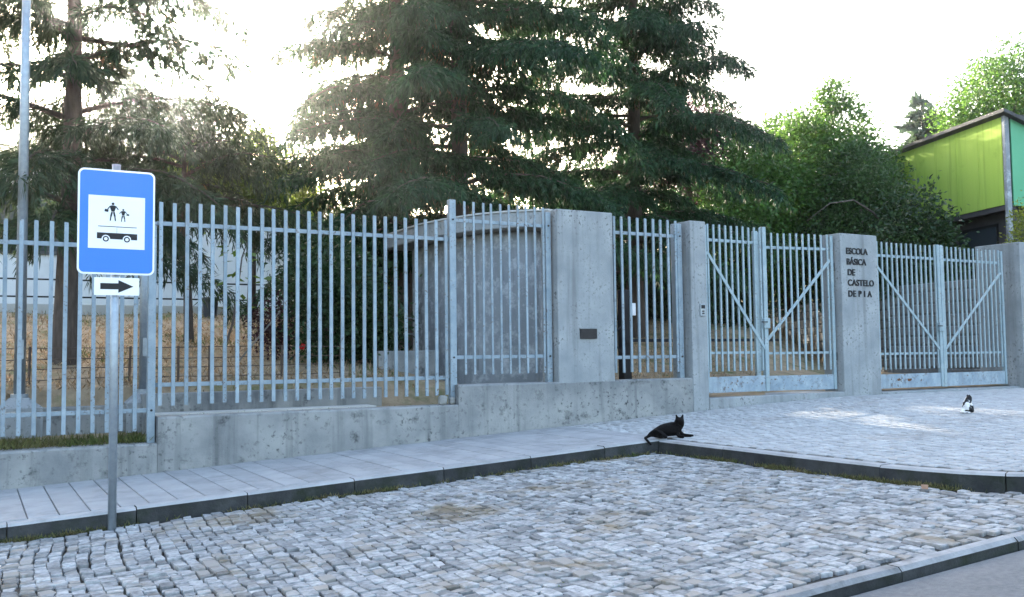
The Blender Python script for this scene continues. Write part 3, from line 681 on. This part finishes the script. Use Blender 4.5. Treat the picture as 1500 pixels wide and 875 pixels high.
under(gb, gbox(.05, 8.1, .02, .28, ZB-.14, ZB-.004).build('floor_edge', 'dark_render'))
for u0 in (.8, 3.2, 5.6):
    f = under(gb, gbox(u0, u0+1.7, .285, .34, 2.1, 3.4).build('window', 'dark_metal'))
    pgl = gbox(u0+.08, u0+1.62, .27, .284, 2.18, 3.32).build('pane', 'window_glass'); under(gb, pgl); pgl.parent = f; pgl.matrix_parent_inverse = Matrix.Identity(4)

# ------------------------------------------------------------------ white building and terrace behind the left garden
wb = empty('white_building', 'long white rendered school building far behind the left trees', 'building', (0, 27, .9))
under(wb, MB().box(-16, 7.7, 26, 36, .3, 4.75).build('wall', 'white_wall'))
under(wb, MB().box(-16.3, 7.95, 25.7, 36.3, 4.752, 4.98).build('roof', 'pale_concrete'))
for x_ in (-12, -9, -6, -3, 0, 3):
    f = under(wb, MB().box(x_, x_+1.9, 25.93, 26.02, 2.6, 4.1).build('window', 'roof_dark'))
    q = MB().box(x_+.08, x_+1.82, 25.915, 25.928, 2.68, 4.02).build('pane', 'window_glass'); under(wb, q); q.parent = f; q.matrix_parent_inverse = Matrix.Identity(4)
    q = MB().box(x_+.9, x_+.98, 25.90, 25.914, 2.6, 4.1).build('mullion', 'white_wall'); under(wb, q); q.parent = f; q.matrix_parent_inverse = Matrix.Identity(4)
tag(MB().box(-16, 6.2, 20.45, 20.75, .3, 1.08).build('terrace_wall', 'pale_concrete', bevel=.015), 'low pale terrace wall along the top of the dry bank', 'wall')
rl = empty('terrace_railing', 'thin dark two-bar railing along the terrace in front of the white building', 'railing', (0, 21, 1))
for zz in (1.25, 1.60): under(rl, MB().box(-14, 6.0, 21.0, 21.03, zz-.016, zz+.016).build('rail', 'dark_metal'))
for x_ in np.arange(-13.5, 6.1, 1.5): under(rl, MB().box(x_-.015, x_+.015, 21.0, 21.03, .9, 1.6).build('post', 'dark_metal'))
lb = empty('litter_bin', 'dark tapered litter bin at the top of the dry bank', 'bin', (4.28, 20.05, .80))
under(lb, MB().tube([(4.28,20.05,.78),(4.28,20.05,1.18)], [.125,.165], 16).build('body', 'bin_plastic', smooth=False))
under(lb, MB().tube([(4.28,20.05,1.18),(4.28,20.05,1.235)], [.178,.178], 16).build('rim', 'bin_plastic'))

# ------------------------------------------------------------------ hills
def hill():
    xs = np.linspace(-330, 520, 90); ys = np.linspace(230, 420, 14); b = MB()
    def hz(x_, y_):
        t = (y_ - 230) / 190; prof = math.sin(min(t*1.25, 1) * math.pi / 2)
        crest = 70 * math.exp(-((x_ - 40) / 120) ** 2) + 40 * math.exp(-((x_ + 170) / 110) ** 2) + 22 + 4*math.sin(x_*.05) + 2.5*math.sin(x_*.17+y_*.1)
        return -3 + crest * prof
    b.v = [(x_, y_, hz(x_, y_)) for y_ in ys for x_ in xs]; n = len(xs); b.t = [.5]*len(b.v)
    b.f = [(j*n+i, j*n+i+1, (j+1)*n+i+1, (j+1)*n+i) for j in range(len(ys)-1) for i in range(n-1)]
    return struct(b.build('hill', 'hill_forest', smooth=True))
hill()

# ------------------------------------------------------------------ trees
SUNGAPS = [((9.75, 8.75), (8.35, 5.9), .20), ((9.35, 8.9), (8.9, 8.0), .10)]  # leaves along the sun rays to these strips are cut away for sun patches
def sungap(P, base):
    """mask of leaves to keep: an opening cut into the boughs to put low sun on the driveway"""
    W = P + np.array(base); k = (W[:,2] + .81) / sd.z; gx = W[:,0] - sd.x * k; gy = W[:,1] - sd.y * k
    out = np.zeros(len(P), bool)
    for a, b_, r_ in SUNGAPS:
        ax, ay = a; dx, dy = b_[0]-ax, b_[1]-ay; t = np.clip(((gx-ax)*dx + (gy-ay)*dy) / (dx*dx+dy*dy), 0, 1)
        out |= np.hypot(gx - ax - t*dx, gy - ay - t*dy) < r_ * (1 + .35*np.sin(gx*9) + .25*np.sin(gy*13)) * np.sin(math.pi*np.clip(t, .06, .94))**.5 + .05
    return ~out
def conifer(name, label, base, H, r0, z_first, L0, nb, seed, needle, cat='tree', grp=None, rise=.22, droop=.62, spray=(.135,.032), dens=1.0, hang=.42, ltop=.18, dry=.12, lean=(0,0), side=None, twig=.10, shape=1.15, strand=.085, hangl=.30):
    rs = np.random.default_rng(seed)
    T = empty(name, label, cat, base, grp); bx, by, bz = base
    tp = []; rr = []
    for i in range(10):
        t = i / 9; tp.append((lean[0]*t + .05*math.sin(t*5+seed), lean[1]*t + .05*math.cos(t*4+seed), -.3 + (H+.3)*t)); rr.append(r0 * (1.12 - t*1.05) + .008 + (.05*r0/.15 if i == 0 else 0))
    MB().tube(tp, rr, 12).build('trunk', 'bark', T, smooth=True)
    limbs = MB(); P = []; D = []; LL = []; WW = []; dryP = []; dryD = []
    for i in range(nb):
        f = (i + rs.random()*.8) / nb; z = z_first + (H*.97 - z_first) * f ** .92
        az = i * 2.399 + rs.normal(0, .35)
        t = (z - z_first) / (H - z_first)
        L = (L0 * (1 - t ** shape) + ltop) * rs.uniform(.72, 1.12)
        if side is not None: L *= side(az, z)
        if L < .25: continue
        n = max(5, int(L / .16)); s = np.linspace(0, 1, n + 1)
        rz = rise * rs.uniform(.5, 1.5); dr = droop * rs.uniform(.75, 1.25)
        bend = rs.normal(0, .12)
        a_ = az + bend * s
        tx = np.interp(z / H, np.linspace(0,1,10), [p[0] for p in tp]); ty = np.interp(z / H, np.linspace(0,1,10), [p[1] for p in tp])
        pts = np.stack([tx + np.cumsum(np.r_[0, np.full(n, L/n)]) * np.cos(a_), ty + np.cumsum(np.r_[0, np.full(n, L/n)]) * np.sin(a_), z + L * (rz*s - dr * s**2.3 * .55)], 1)
        pts += np.cumsum(rs.normal(0, .012, pts.shape), 0)
        limbs.tube([tuple(p) for p in pts[::2]] if n > 8 else [tuple(p) for p in pts], list(np.interp(np.linspace(0,1,len(pts[::2]) if n > 8 else len(pts)), [0,1], [min(.05, .012+.012*L), .005])), 5, False)
        # side branchlets lying roughly flat, bending down at their ends
        m_ = int(L / twig)
        for q in range(m_):
            tt = .12 + .88 * (q + rs.random()) / m_; k = min(int(tt * n), n - 1)
            o = pts[k] + (pts[k+1] - pts[k]) * (tt * n - k); d = pts[min(k+1,n)] - pts[max(k-1,0)]; d = d / np.linalg.norm(d)
            for sg_ in (-1, 1):
                l2 = (.22 + .34 * L * (1 - tt) ** .8 * .55 + .22 * rs.random()) * rs.uniform(.6, 1.15)
                an = sg_ * rs.uniform(.75, 1.25); ca, sa = math.cos(an), math.sin(an)
                d2 = np.array([d[0]*ca - d[1]*sa, d[0]*sa + d[1]*ca, d[2]*.5 + rs.normal(.0, .12)])
                ns = max(3, int(l2 / .032 * dens)); u = np.sort(rs.random(ns))
                pp = o + d2 * (l2 * u)[:,None]; pp[:,2] -= (hang * rs.uniform(.6, 1.3)) * l2 * u**1.8
                dd = d2 + np.stack([np.zeros(ns), np.zeros(ns), -hang * 1.6 * u], 1)
                lat = np.stack([-d2[1]*np.ones(ns), d2[0]*np.ones(ns), np.zeros(ns)], 1) * rs.choice([-1, 1], ns)[:,None]
                dirn = dd * .75 + lat * rs.uniform(.2, .9, ns)[:,None] + rs.normal(0, .28, (ns,3)); dirn[:,2] -= .15
                P.append(pp); D.append(dirn)
                nst = int(l2 / strand)                       # pendulous twigs
                if nst:
                    us = rs.random(nst); hl = rs.uniform(.10, hangl, nst) * (.5 + .5*tt); npt = 5
                    ps = o + d2 * (l2 * us)[:,None]; ps[:,2] -= hang * l2 * us**1.8
                    w_ = rs.random((nst, npt)) ; pk = np.repeat(ps[:,None,:], npt, 1); pk[:,:,2] -= w_ * hl[:,None]; pk[:,:,:2] += (d2[:2] * .25) * (w_ * hl[:,None])[:,:,None]
                    P.append(pk.reshape(-1,3)); D.append(np.array([d2[0]*.35, d2[1]*.35, -1.]) + rs.normal(0, .30, (nst*npt,3)))
                if rs.random() < dry and tt < .75:
                    k3 = max(3, ns // 2); dryP.append(o + d2*(l2*.6*rs.random(k3))[:,None] - np.array([0,0,1.])*rs.uniform(.02,.35,k3)[:,None]); dryD.append(np.array([0,0,-1.]) + rs.normal(0,.25,(k3,3)))
        # needles along the limb itself
        nl = int(L / .03 * dens); u = rs.random(nl); idx = u * n; k = idx.astype(int).clip(0, n-1)
        P.append(pts[k] + (pts[k+1]-pts[k]) * (idx-k)[:,None]); D.append(rs.normal(0, .6, (nl,3)) + (pts[k+1]-pts[k])/(L/n) + np.array([0,0,.25]))
    limbs.build('limbs', 'bark', T, smooth=True)
    P = np.concatenate(P); D = np.concatenate(D); m_ = sungap(P, base); P, D = P[m_], D[m_]; n = len(P)
    quads('crown', leafquads(P, D, rs.uniform(.6, 1.4, n) * spray[0], rs.uniform(.7, 1.35, n) * spray[1]), needle, T)
    if dryP:
        P = np.concatenate(dryP); D = np.concatenate(dryD); n = len(P)
        quads('dry_twigs', leafquads(P, D, rs.uniform(.06, .16, n), rs.uniform(.010, .022, n)), 'dry_needles', T)['kind'] = 'stuff'
    return T

def broadleaf(name, label, base, lobes, nleaf, size, mt, seed, trunk_r=.12, trunk='bark', grp=None, cat='tree', flat=.5, fork=True):
    """lobes: (dx,dy,dz,rx,ry,rz) relative to base; leaves sit in clumps on the lobes' shells"""
    rs = np.random.default_rng(seed); T = empty(name, label, cat, base, grp)
    tb = MB(); zc = min(l[2] for l in lobes)
    top = max(l[2] for l in lobes)
    tb.tube([(0,0,-.3),(.03,.02,zc*.4),(rs.normal(0,.05),rs.normal(0,.05),zc*.9),(rs.normal(0,.1),rs.normal(0,.1),(zc+top)/2)], [trunk_r*1.25,trunk_r,trunk_r*.8,trunk_r*.4], 9)
    for l in lobes:
        st = Vector((0,0,max(zc*.55, .05))); en = Vector((l[0], l[1], l[2])); mid = (st+en)/2 + Vector((rs.normal(0,.1), rs.normal(0,.1), .1))
        tb.tube([st, mid, en], [trunk_r*.55, trunk_r*.35, trunk_r*.12], 6, False)
    tb.build('trunk', trunk, T, smooth=True)
    vol = np.array([l[3]*l[4]*l[5] for l in lobes]) ** .67; vol /= vol.sum(); P = []; D = []
    for l, vf in zip(lobes, vol):
        k = int(nleaf * vf); nc = max(8, k // 26)
        cd = norm(rs.normal(size=(nc,3))); rad = rs.uniform(.45, 1.08, nc) ** .6
        c = np.array(l[:3]) + cd * rad[:,None] * np.array(l[3:])
        id_ = rs.integers(0, nc, k); cs = .11 + .10 * (l[3]+l[5])/2
        p = c[id_] + rs.normal(0, cs, (k,3)) * np.array([1,1,.75]); P.append(p)
        D.append(cd[id_]*.7 + rs.normal(0, .6, (k,3)) + np.array([0,0,-.25]))
    P = np.concatenate(P); D = np.concatenate(D); m_ = sungap(P, base); P, D = P[m_], D[m_]; n = len(P)
    quads('crown', leafquads(P, D, rs.uniform(.7,1.35,n)*size, rs.uniform(.7,1.3,n)*size*flat), mt, T)
    return T

def side_t1(az, z): return 1.0
conifer('conifer_tree', 'tall feathery dark conifer at the left edge behind the post', (1.03, 13.1, -.28), 9.6, .135, 1.6, 2.25, 64, 12, 'pine_needles', grp=None, rise=.30, droop=.75, spray=(.15,.018), dens=1.5, hang=.5, strand=.09, hangl=.26, dry=.03, ltop=.5, shape=1.6)
conifer('conifer_tree', 'shorter feathery conifer on the bank, right of the blue sign', (2.95, 15.6, .2), 4.1, .07, 1.9, 1.7, 30, 14, 'pine_needles', rise=.32, droop=.7, spray=(.15,.02), dens=1.0, hang=.7, strand=.11, dry=.02, ltop=.4, shape=1.5)
conifer('cedar_tree', 'tall layered cedar, the left one of the close pair behind the kiosk', (7.22, 17.0, .1), 13.0, .21, 1.3, 3.0, 70, 21, 'cedar_needles', dens=1.0, dry=.22, shape=1.5, grp='cedars')
conifer('cedar_tree', 'tall layered cedar, the right one of the close pair behind the kiosk', (8.0, 16.0, .0), 13.5, .19, 1.5, 3.6, 80, 32, 'cedar_needles', dens=1.05, dry=.16, shape=2.1, grp='cedars')
conifer('cedar_tree', 'broad dark cedar behind the intercom pillar and smaller gate', (13.75, 18.0, .2), 14.0, .20, 1.4, 3.9, 90, 43, 'cedar_needles', dens=1.05, dry=.07, shape=2.0, grp='cedars')
# broadleaf trees
broadleaf('broadleaf_tree', 'bushy mid green tree to the right of the dark cedar', (20.3, 20.6, 1.4), [(0,0,3.2,1.6,1.5,1.6),(-1.0,-.2,2.4,1.2,1.2,1.2),(1.0,.2,2.8,1.3,1.3,1.4),(.2,-.4,1.5,1.6,1.3,1.1),(-.3,0,4.3,.8,.8,.8)], 26000, .135, 'leaf_mid', 61, grp='broadleaf trees on the bank')
broadleaf('broadleaf_tree', 'tallest bushy green tree, its peaked top standing against the white sky', (22.9, 20.2, 1.5), [(0,0,3.6,1.7,1.6,1.8),(.6,0,5.3,.9,.9,1.2),(-.9,.1,4.6,.9,.9,1.1),(.1,-.3,1.9,1.8,1.5,1.2),(1.6,0,3.9,1.1,1.1,1.4),(.3,0,6.3,.4,.4,.6)], 32000, .135, 'leaf_mid', 62, grp='broadleaf trees on the bank')
broadleaf('broadleaf_tree', 'dense darker green tree crowding the left end of the lime facade', (22.1, 18.2, 1.5), [(0,0,2.3,1.25,1.2,1.5),(.5,.6,3.6,1.0,1.0,1.0),(-.6,.2,1.4,1.2,1.1,1.0),(.55,.2,1.5,.8,.8,1.0)], 24000, .10, 'leaf_deep', 63, grp='broadleaf trees on the bank')
broadleaf('broadleaf_tree', 'green tree added mostly hidden behind the tallest bushy tree to shade the lime facade', (25.6, 24.6, 1.5), [(0,0,4.2,2.0,1.6,2.2),(.8,.3,6.2,1.4,1.2,1.2),(-.8,.2,2.4,1.8,1.4,1.4),(1.4,0,3.0,1.4,1.2,1.6)], 20000, .15, 'leaf_mid', 67, grp='broadleaf trees on the bank')  # added tree, mostly out of sight, keeps direct sun off the lime facade
broadleaf('dark_tree', 'large dark tree added far back to shade the stone retaining wall', (25.3, 30.0, 1.4), [(0,0,2.6,2.6,1.8,2.2),(1.6,.2,4.4,1.8,1.6,1.6),(-1.8,.1,4.0,1.8,1.6,1.8),(.2,0,6.0,1.8,1.6,1.5),(2.4,0,2.0,1.6,1.4,1.6)], 17000, .2, 'leaf_dark', 68, grp='dark trees far back')  # added to block the sun from the far stretch of stone wall
broadleaf('dark_tree', 'low dark tree far back seen under the right cedar of the pair', (13.8, 28.0, 1.3), [(0,0,1.8,2.2,1.5,1.5),(-1.9,0,1.5,1.6,1.4,1.3),(1.9,0,2.1,1.8,1.4,1.6)], 13000, .18, 'leaf_dark', 69, grp='dark trees far back')
broadleaf('dark_tree', 'low dark tree far back seen under the left cedar of the pair', (8.6, 27.0, 1.3), [(0,0,1.7,1.5,1.2,1.4),(1.5,0,1.4,1.5,1.3,1.2),(-.6,0,2.8,1.0,1.0,.9)], 11000, .17, 'leaf_dark', 70, grp='dark trees far back')
broadleaf('dark_tree', 'dark tree far back between the two middle cedars', (18.6, 28.5, 1.3), [(0,0,2.2,2.0,1.5,1.8),(-1.5,0,3.8,1.6,1.4,1.4),(1.2,0,4.2,1.7,1.4,1.5)], 13000, .19, 'leaf_dark', 75, grp='dark trees far back')
broadleaf('broadleaf_tree', 'tall pale green tree rising behind the lime building roof', (32.6, 20.9, 1.5), [(0,0,7.2,2.1,1.8,1.7),(1.6,0,8.6,1.6,1.6,1.5),(-.9,0,6.2,1.3,1.3,1.2),(2.6,0,6.4,1.8,1.6,1.8)], 24000, .15, 'leaf_mid', 64, trunk_r=.2)
conifer('far_conifer', 'small pointed far conifer, the taller one left of the lime roof', (47.0, 34.5, 1.5), 13.2, .2, 4, 3.2, 44, 71, 'leaf_blue', rise=.3, droop=.3, spray=(.5,.22), dens=.9, hang=.3, dry=0, grp='far conifers', twig=.22, strand=9)
conifer('far_conifer', 'small pointed far conifer, the shorter one nearer the lime roof', (49.0, 33.5, 1.5), 11.8, .2, 4, 2.8, 40, 72, 'leaf_blue', rise=.3, droop=.3, spray=(.5,.22), dens=.9, hang=.3, dry=0, grp='far conifers', twig=.22, strand=9)
broadleaf('purple_tree', 'dark purple leaved tree half hidden behind the broad cedar', (19.4, 22.6, 1.4), [(0,0,5.7,1.5,1.3,1.1),(-1.0,0,5.0,1.3,1.2,1.3),(.8,0,4.6,1.2,1.2,1.3)], 15000, .12, 'leaf_purple', 65)
broadleaf('garden_tree', 'light green garden tree glowing behind the left conifer', (4.9, 19.2, .75), [(0,0,3.1,.8,.8,.7),(-.7,.1,2.6,.75,.7,.55),(.7,0,2.6,.6,.6,.5),(-1.2,0,3.2,.6,.6,.5)], 17000, .10, 'leaf_light', 66, trunk_r=.08)
# small big-leaved sapling behind the long fence panel
def sapling():
    T = empty('sapling', 'young big-leaved tree with a thin crooked stem on the dry bank', 'tree', (3.15, 12.9, -.10)); rs = np.random.default_rng(5)
    MB().tube([(-.22,0,-.1),(-.2,0,.25),(-.1,0,.55),(-.04,0,.95),(.02,0,1.45),(.12,0,1.75)], [.02,.018,.016,.014,.01,.006], 7).build('stem', 'bark', T, smooth=True)
    MB().tube([(.0,.05,.05),(.55,.02,.72)], [.012,.010], 6).build('stake', 'pale_bark', T)
    P = []; D = []
    for i in range(34):
        z = rs.uniform(.75, 1.7); a = rs.uniform(0, 6.28); r_ = rs.uniform(.06, .34)
        P.append((.02+math.cos(a)*r_*.9, math.sin(a)*r_*.6, z)); D.append((math.cos(a), math.sin(a)*.8, rs.uniform(-.7,.25)))
    for i in range(len(P)):
        b = leafquads(np.array([P[i]]), np.array([D[i]]), np.array([rs.uniform(.12,.19)]), np.array([rs.uniform(.08,.12)]), np.array([[0,0,1.]]))
        quads('leaf', b, 'leaf_light', T)
    return T
sapling()
# shrubs
def shrub(label, base, lobes, n, size, mt, seed, grp='shrubs', name='shrub'):
    return broadleaf(name, label, base, lobes, n, size, mt, seed, trunk_r=.03, grp=grp, cat='shrub')
s1 = shrub('dark leafy shrub with a red flower behind the long fence panel', (4.35, 12.8, -.1), [(0,0,.55,.4,.4,.5),(.3,.1,1.0,.4,.4,.45),(-.1,.1,.95,.28,.3,.4),(.6,0,.45,.4,.35,.4)], 9000, .075, 'leaf_dark', 81)
shrub('taller dark shrub between the red flower and the kiosk', (4.95, 13.5, 0), [(0,0,.8,.55,.45,.7),(-.45,.1,1.3,.45,.4,.5),(.3,.2,.5,.5,.4,.45)], 8000, .08, 'leaf_dark', 82)
shrub('low purple-leaved shrub beside the dry bank', (3.72, 13.3, 0), [(0,0,.45,.22,.2,.35)], 1500, .06, 'leaf_purple', 83)
shrub('sunlit pale shrub glimpsed left of the kiosk', (7.0, 19.5, .9), [(0,0,.8,.9,.5,.8),(.9,0,.5,.6,.4,.5)], 6000, .08, 'leaf_light', 84)
shrub('broad dark shrub under the cedar pair behind the fence', (6.3, 17.5, .55), [(0,0,1.0,.9,.7,1.0),(-.5,.2,.7,.6,.6,.7),(.6,.3,1.9,.9,.7,.8)], 11000, .09, 'leaf_dark', 85)
for i, (x_, y_, z_, lab) in enumerate(((11.8,22.5,1.0,'dark shrub mass behind the short panel of bars'), (14.6,22.8,1.1,'dark shrub mass under the broad cedar'), (17.4,23,1.1,'dark shrub mass behind the smaller gate'), (20.2,22.5,1.2,'dark shrub mass at the foot of the bushy tree'), (21.8,19.0,1.5,'dark shrub on top of the stone retaining wall'), (21.6,16.2,1.5,'dark shrub over the near end of the stone wall'), (15.6,20.6,.9,'dark shrub low behind the left leaf of the smaller gate'), (18.2,20.4,.3,'dark shrub low behind the right leaf of the smaller gate'), (26.6,25.3,1.5,'dark shrub on the far stretch of the stone wall'), (30.2,30.6,1.5,'dark shrub at the far end of the stone wall'))):
    shrub(lab, (x_, y_, z_), [(0,0,1.0,1.3,.9,1.1),(.9,.2,.7,1.0,.8,.8),(-.9,.1,.8,1.0,.8,.9),(.2,.2,2.0,1.0,.8,.9)], 9000, .13, 'leaf_dark', 90+i, 'dark shrubs on the bank')
shrub('yellow green shrub under the lime building', (23.2, 14.2, 1.5), [(0,0,.9,.35,.3,.7),(.15,0,1.7,.25,.25,.5)], 2600, .08, 'leaf_yellow', 99)
# pale leaning stem by the lettered pillar
ls = tag(MB().tube([(21.9,17.0,1.4),(21.6,17,3.05),(21.0,17,3.65),(20.2,17,3.95),(19.3,17,3.8),(18.45,17,3.3)], [.045,.038,.03,.022,.014,.006], 8).build('leaning_stem', 'bark', smooth=True), 'thin bare arching stem behind the lettered pillar', 'branch')
def flower(label, c, r, mt):
    rs = np.random.default_rng(int(c[0]*100)); n = 26; d = norm(rs.normal(size=(n,3)))
    tag(quads('flower', leafquads(np.array(c) + d*r*.2, d, np.full(n, r), np.full(n, r*.8)), mt), label, 'flower', 'single flowers')
flower('single bright red flower low behind the long fence panel', (3.80, 12.25, .13), .045, 'flower_red')
flower('orange red flower just right of the blue sign', (2.25, 15.2, 2.62), .07, 'flower_orange')

# ------------------------------------------------------------------ grass, weeds, dead leaves
def blades(name, P, h, mt, lean=.5, wd=.006):
    n = len(P); D = rng.normal(0, lean, (n,3)); D[:,2] = 1
    return quads(name, leafquads(P, D, h * rng.uniform(.5, 1.4, n), np.full(n, wd) * rng.uniform(.7, 1.6, n)), mt)
n = 26000                                       # dry bank grass
X = rng.uniform(-2.5, 17, n); Y = 11.1 + 9.3 * rng.random(n) ** 1.3
keep = (X / Y < .97) & ~((X > 5.6) & (X < 7.6) & (Y < 14.5)) & ((X < 5) | (Y > 13.3))
X, Y = X[keep], Y[keep]; Z = np.array([yard(a, b_) for a, b_ in zip(X, Y)]) - .01
tag(blades('dry_grass', np.stack([X, Y, Z], 1), .10, 'grass_dry', .9, .014), 'dry straw coloured grass over the bank', 'grass', kind='stuff')
n = 9000
X = rng.uniform(-2.5, 5, n); Y = rng.uniform(11.1, 20.3, n); c = np.sin(X*1.9+2)*np.sin(Y*1.1+X) > .45; c |= Y > 19.7; X, Y = X[c], Y[c]
Z = np.array([yard(a, b_) for a, b_ in zip(X, Y)]) - .01
tag(blades('green_grass', np.stack([X, Y, Z], 1), .09, 'grass_green', .8, .012), 'green grass patches on the bank', 'grass', kind='stuff')
n = 9500                                        # turf along the top of the low wall
X = rng.uniform(-4, 1.55, n); Y = rng.uniform(10.10, 10.85, n)
Z = np.where(Y < 10.28, -.856, -.86); dens = .5 + .5*np.sin(X*7) * np.sin(X*2.3+1)
c = rng.random(n) < np.clip(.35 + dens, 0, 1)
tag(blades('wall_turf', np.stack([X, Y, Z], 1)[c], .10, 'turf_mix', .7, .009), 'rough green turf growing on top of the low wall', 'grass', kind='stuff')
n = 700
X = rng.uniform(1.7, 4.95, n); Y = rng.uniform(10.29, 10.46, n)
tag(blades('wall_weeds', np.stack([X, Y, np.full(n, -.66)], 1), .07, 'grass_green', .7, .007), 'sparse weeds behind the raised wall', 'weeds', kind='stuff')
# a green tuft of herb in the turf
def along(n, f, cl):
    t = np.concatenate([c + rng.normal(0, s_, int(n * w_)) for c, s_, w_ in cl]); return f(t)
cl = [(x_ + random.gauss(0, .1), .05 + .13*random.random(), .12*random.random()**2.2) for x_ in np.arange(-2, 6.3, .24)]
t = np.concatenate([c_ + rng.normal(0, s_, int(2600 * w_)) for c_, s_, w_ in cl]); t = t[t < 6.22]
P = np.stack([t, 7.885 - np.abs(rng.normal(0, .022, len(t))), g(t) - COB - .012], 1)
hh = .05
tag(blades('kerb_weeds', P, hh, 'weed_mix', .8, .006), 'short weeds along the foot of the pavement kerb', 'weeds', kind='stuff')
t = np.concatenate([c_ + rng.normal(0, .13, int(600 * random.random())) for c_ in (7.8, 7.6, 7.1, 6.9, 6.2, 5.9, 5.5, 5.2, 4.9, 4.7)]); t = t[(t > 4.2) & (t < 7.9)]
P = np.stack([np.array([edgeX(a) for a in t]) - .01 - np.abs(rng.normal(0, .022, len(t))), t, np.full(len(t), G(6.25) - COB - .012)], 1)
tag(blades('kerb_weeds', P, .05, 'weed_mix', .8, .006), 'weeds along the foot of the driveway kerb', 'weeds', kind='stuff')
n = 1500; X = rng.uniform(-1, 6.2, n); Y = rng.uniform(3.5, 7.8, n); c = (np.sin(X*2.3+1)*np.sin(Y*2.9+X*.7) > .35); X, Y = X[c], Y[c]
tag(blades('joint_moss', np.stack([X, Y, g(X) - COB - .018], 1), .022, 'grass_green', .9, .006), 'moss and tiny weeds in the cobble joints', 'moss', kind='stuff')
for (x_, y_, r_, lab) in ((6.12, 4.62, .06, 'curled brown dead leaf at the foot of the driveway kerb'),):
    V = leafquads(np.array([[x_, y_, G(6.3) - COB + .012]]), np.array([[1., .25, .15]]), np.array([r_*2.0]), np.array([r_]), np.array([[0,0,1.]]))
    tag(quads('dead_leaf', V, 'leaf_brown'), lab, 'leaf')

# ------------------------------------------------------------------ cats
def skin_cat(name, label, V, E_, rad, mt, loc, rz=0, sub=2, root=0):
    me = bpy.data.meshes.new(name); me.from_pydata(V, E_, []); me.update()
    o = link(name, me, mt); o.location = loc; o.rotation_euler.z = rz
    s_ = o.modifiers.new('skin', 'SKIN'); s_.use_smooth_shade = True
    if not me.skin_vertices: 
        bpy.context.view_layer.objects.active = o; bpy.ops.mesh.customdata_skin_add()
    for i, r_ in enumerate(rad):
        a = me.skin_vertices[0].data[i]; a.radius = (r_, r_) if not hasattr(r_, '__len__') else r_; a.use_root = (i == root)
    ss = o.modifiers.new('sub', 'SUBSURF'); ss.levels = sub; ss.render_levels = sub
    return tag(o, label, 'cat')
# black cat: lying on its belly at the kerb corner, head up, one foreleg stretched to the right, tail over the kerb
V = [(-.10,.0,.068),(-.02,.0,.082),(.07,.0,.092),(.135,.0,.098),(.165,-.01,.135),(.172,-.025,.172),(.172,-.058,.166),(.172,-.082,.157),
     (.143,-.022,.207),(.130,-.022,.246),(.201,-.022,.207),(.214,-.022,.246),
     (.155,-.035,.055),(.20,-.05,.026),(.27,-.055,.020),(.315,-.055,.017),
     (.12,-.05,.05),(.125,-.10,.020),(.165,-.135,.016),
     (-.10,-.05,.055),(-.05,-.10,.035),(-.10,-.115,.018),(-.03,-.135,.016),
     (-.155,.0,.05),(-.205,-.02,.022),(-.25,-.05,.016),(-.265,-.085,.012),(-.245,-.115,-.02),(-.215,-.125,-.055)]
E_ = [(0,1),(1,2),(2,3),(3,4),(4,5),(5,6),(6,7),(5,8),(8,9),(5,10),(10,11),(3,12),(12,13),(13,14),(14,15),(3,16),(16,17),(17,18),(0,19),(19,20),(20,21),(20,22),(0,23),(23,24),(24,25),(25,26),(26,27),(27,28)]
rad = [.072,.078,.080,.076,.058,.050,.036,.020, .018,.005,.018,.005, .032,.021,.016,.015, .032,.019,.016, .045,.035,.016,.015, .03,.016,.014,.014,.013,.010]
bc = skin_cat('black_cat', 'black cat lying at the kerb corner, head up, tail over the edge', V, E_, rad, 'fur_black', (6.405, 7.955, G(6.4) + .002), R(-12))
# second cat: sitting, turned away, white with black patches
V = [(0,0,.06),(.01,0,.11),(.03,0,.155),(.045,0,.19),(.055,0,.215),(.09,-.012,.208),
     (.045,-.026,.245),(.043,-.03,.262),(.048,.026,.245),(.046,.03,.262),
     (.075,-.03,.09),(.085,-.032,.03),(.10,-.032,.012),(.075,.03,.09),(.085,.032,.03),(.10,.032,.012),
     (.03,-.055,.04),(.08,-.06,.014),(.03,.055,.04),(.08,.06,.014),(-.05,0,.03),(-.10,-.03,.016),(-.10,-.10,.014),(-.04,-.15,.012)]
E_ = [(0,1),(1,2),(2,3),(3,4),(4,5),(4,6),(6,7),(4,8),(8,9),(2,10),(10,11),(11,12),(2,13),(13,14),(14,15),(0,16),(16,17),(0,18),(18,19),(0,20),(20,21),(21,22),(22,23)]
rad = [.072,.066,.052,.042,.042,.022,.014,.004,.014,.004,.022,.016,.015,.022,.016,.015,.042,.017,.042,.017,.03,.016,.014,.010]
c2 = skin_cat('pied_cat', 'small white cat with black patches sitting on the stone apron by the wide gate', V, E_, rad, 'fur_pied', (10.05, 6.95, G(10.05) + .002), R(-20))
c2.scale = (.8, .8, .8)

# ------------------------------------------------------------------ sunlit evening haze
hm = bpy.data.materials.new('haze_air'); hm.use_nodes = True; t = hm.node_tree; t.nodes.clear()
pvn = t.nodes.new('ShaderNodeVolumePrincipled'); pvn.inputs['Color'].default_value = (.95,.96,1,1); pvn.inputs['Density'].default_value = HAZE; pvn.inputs['Anisotropy'].default_value = ANISO
t.links.new(pvn.outputs[0], t.nodes.new('ShaderNodeOutputMaterial').inputs['Volume'])
hz = MB().box(-450, 570, -330, 530, -4.5, 118).build('haze', hm); tag(hz, 'thin sunlit evening haze over the whole place', 'haze', kind='stuff')
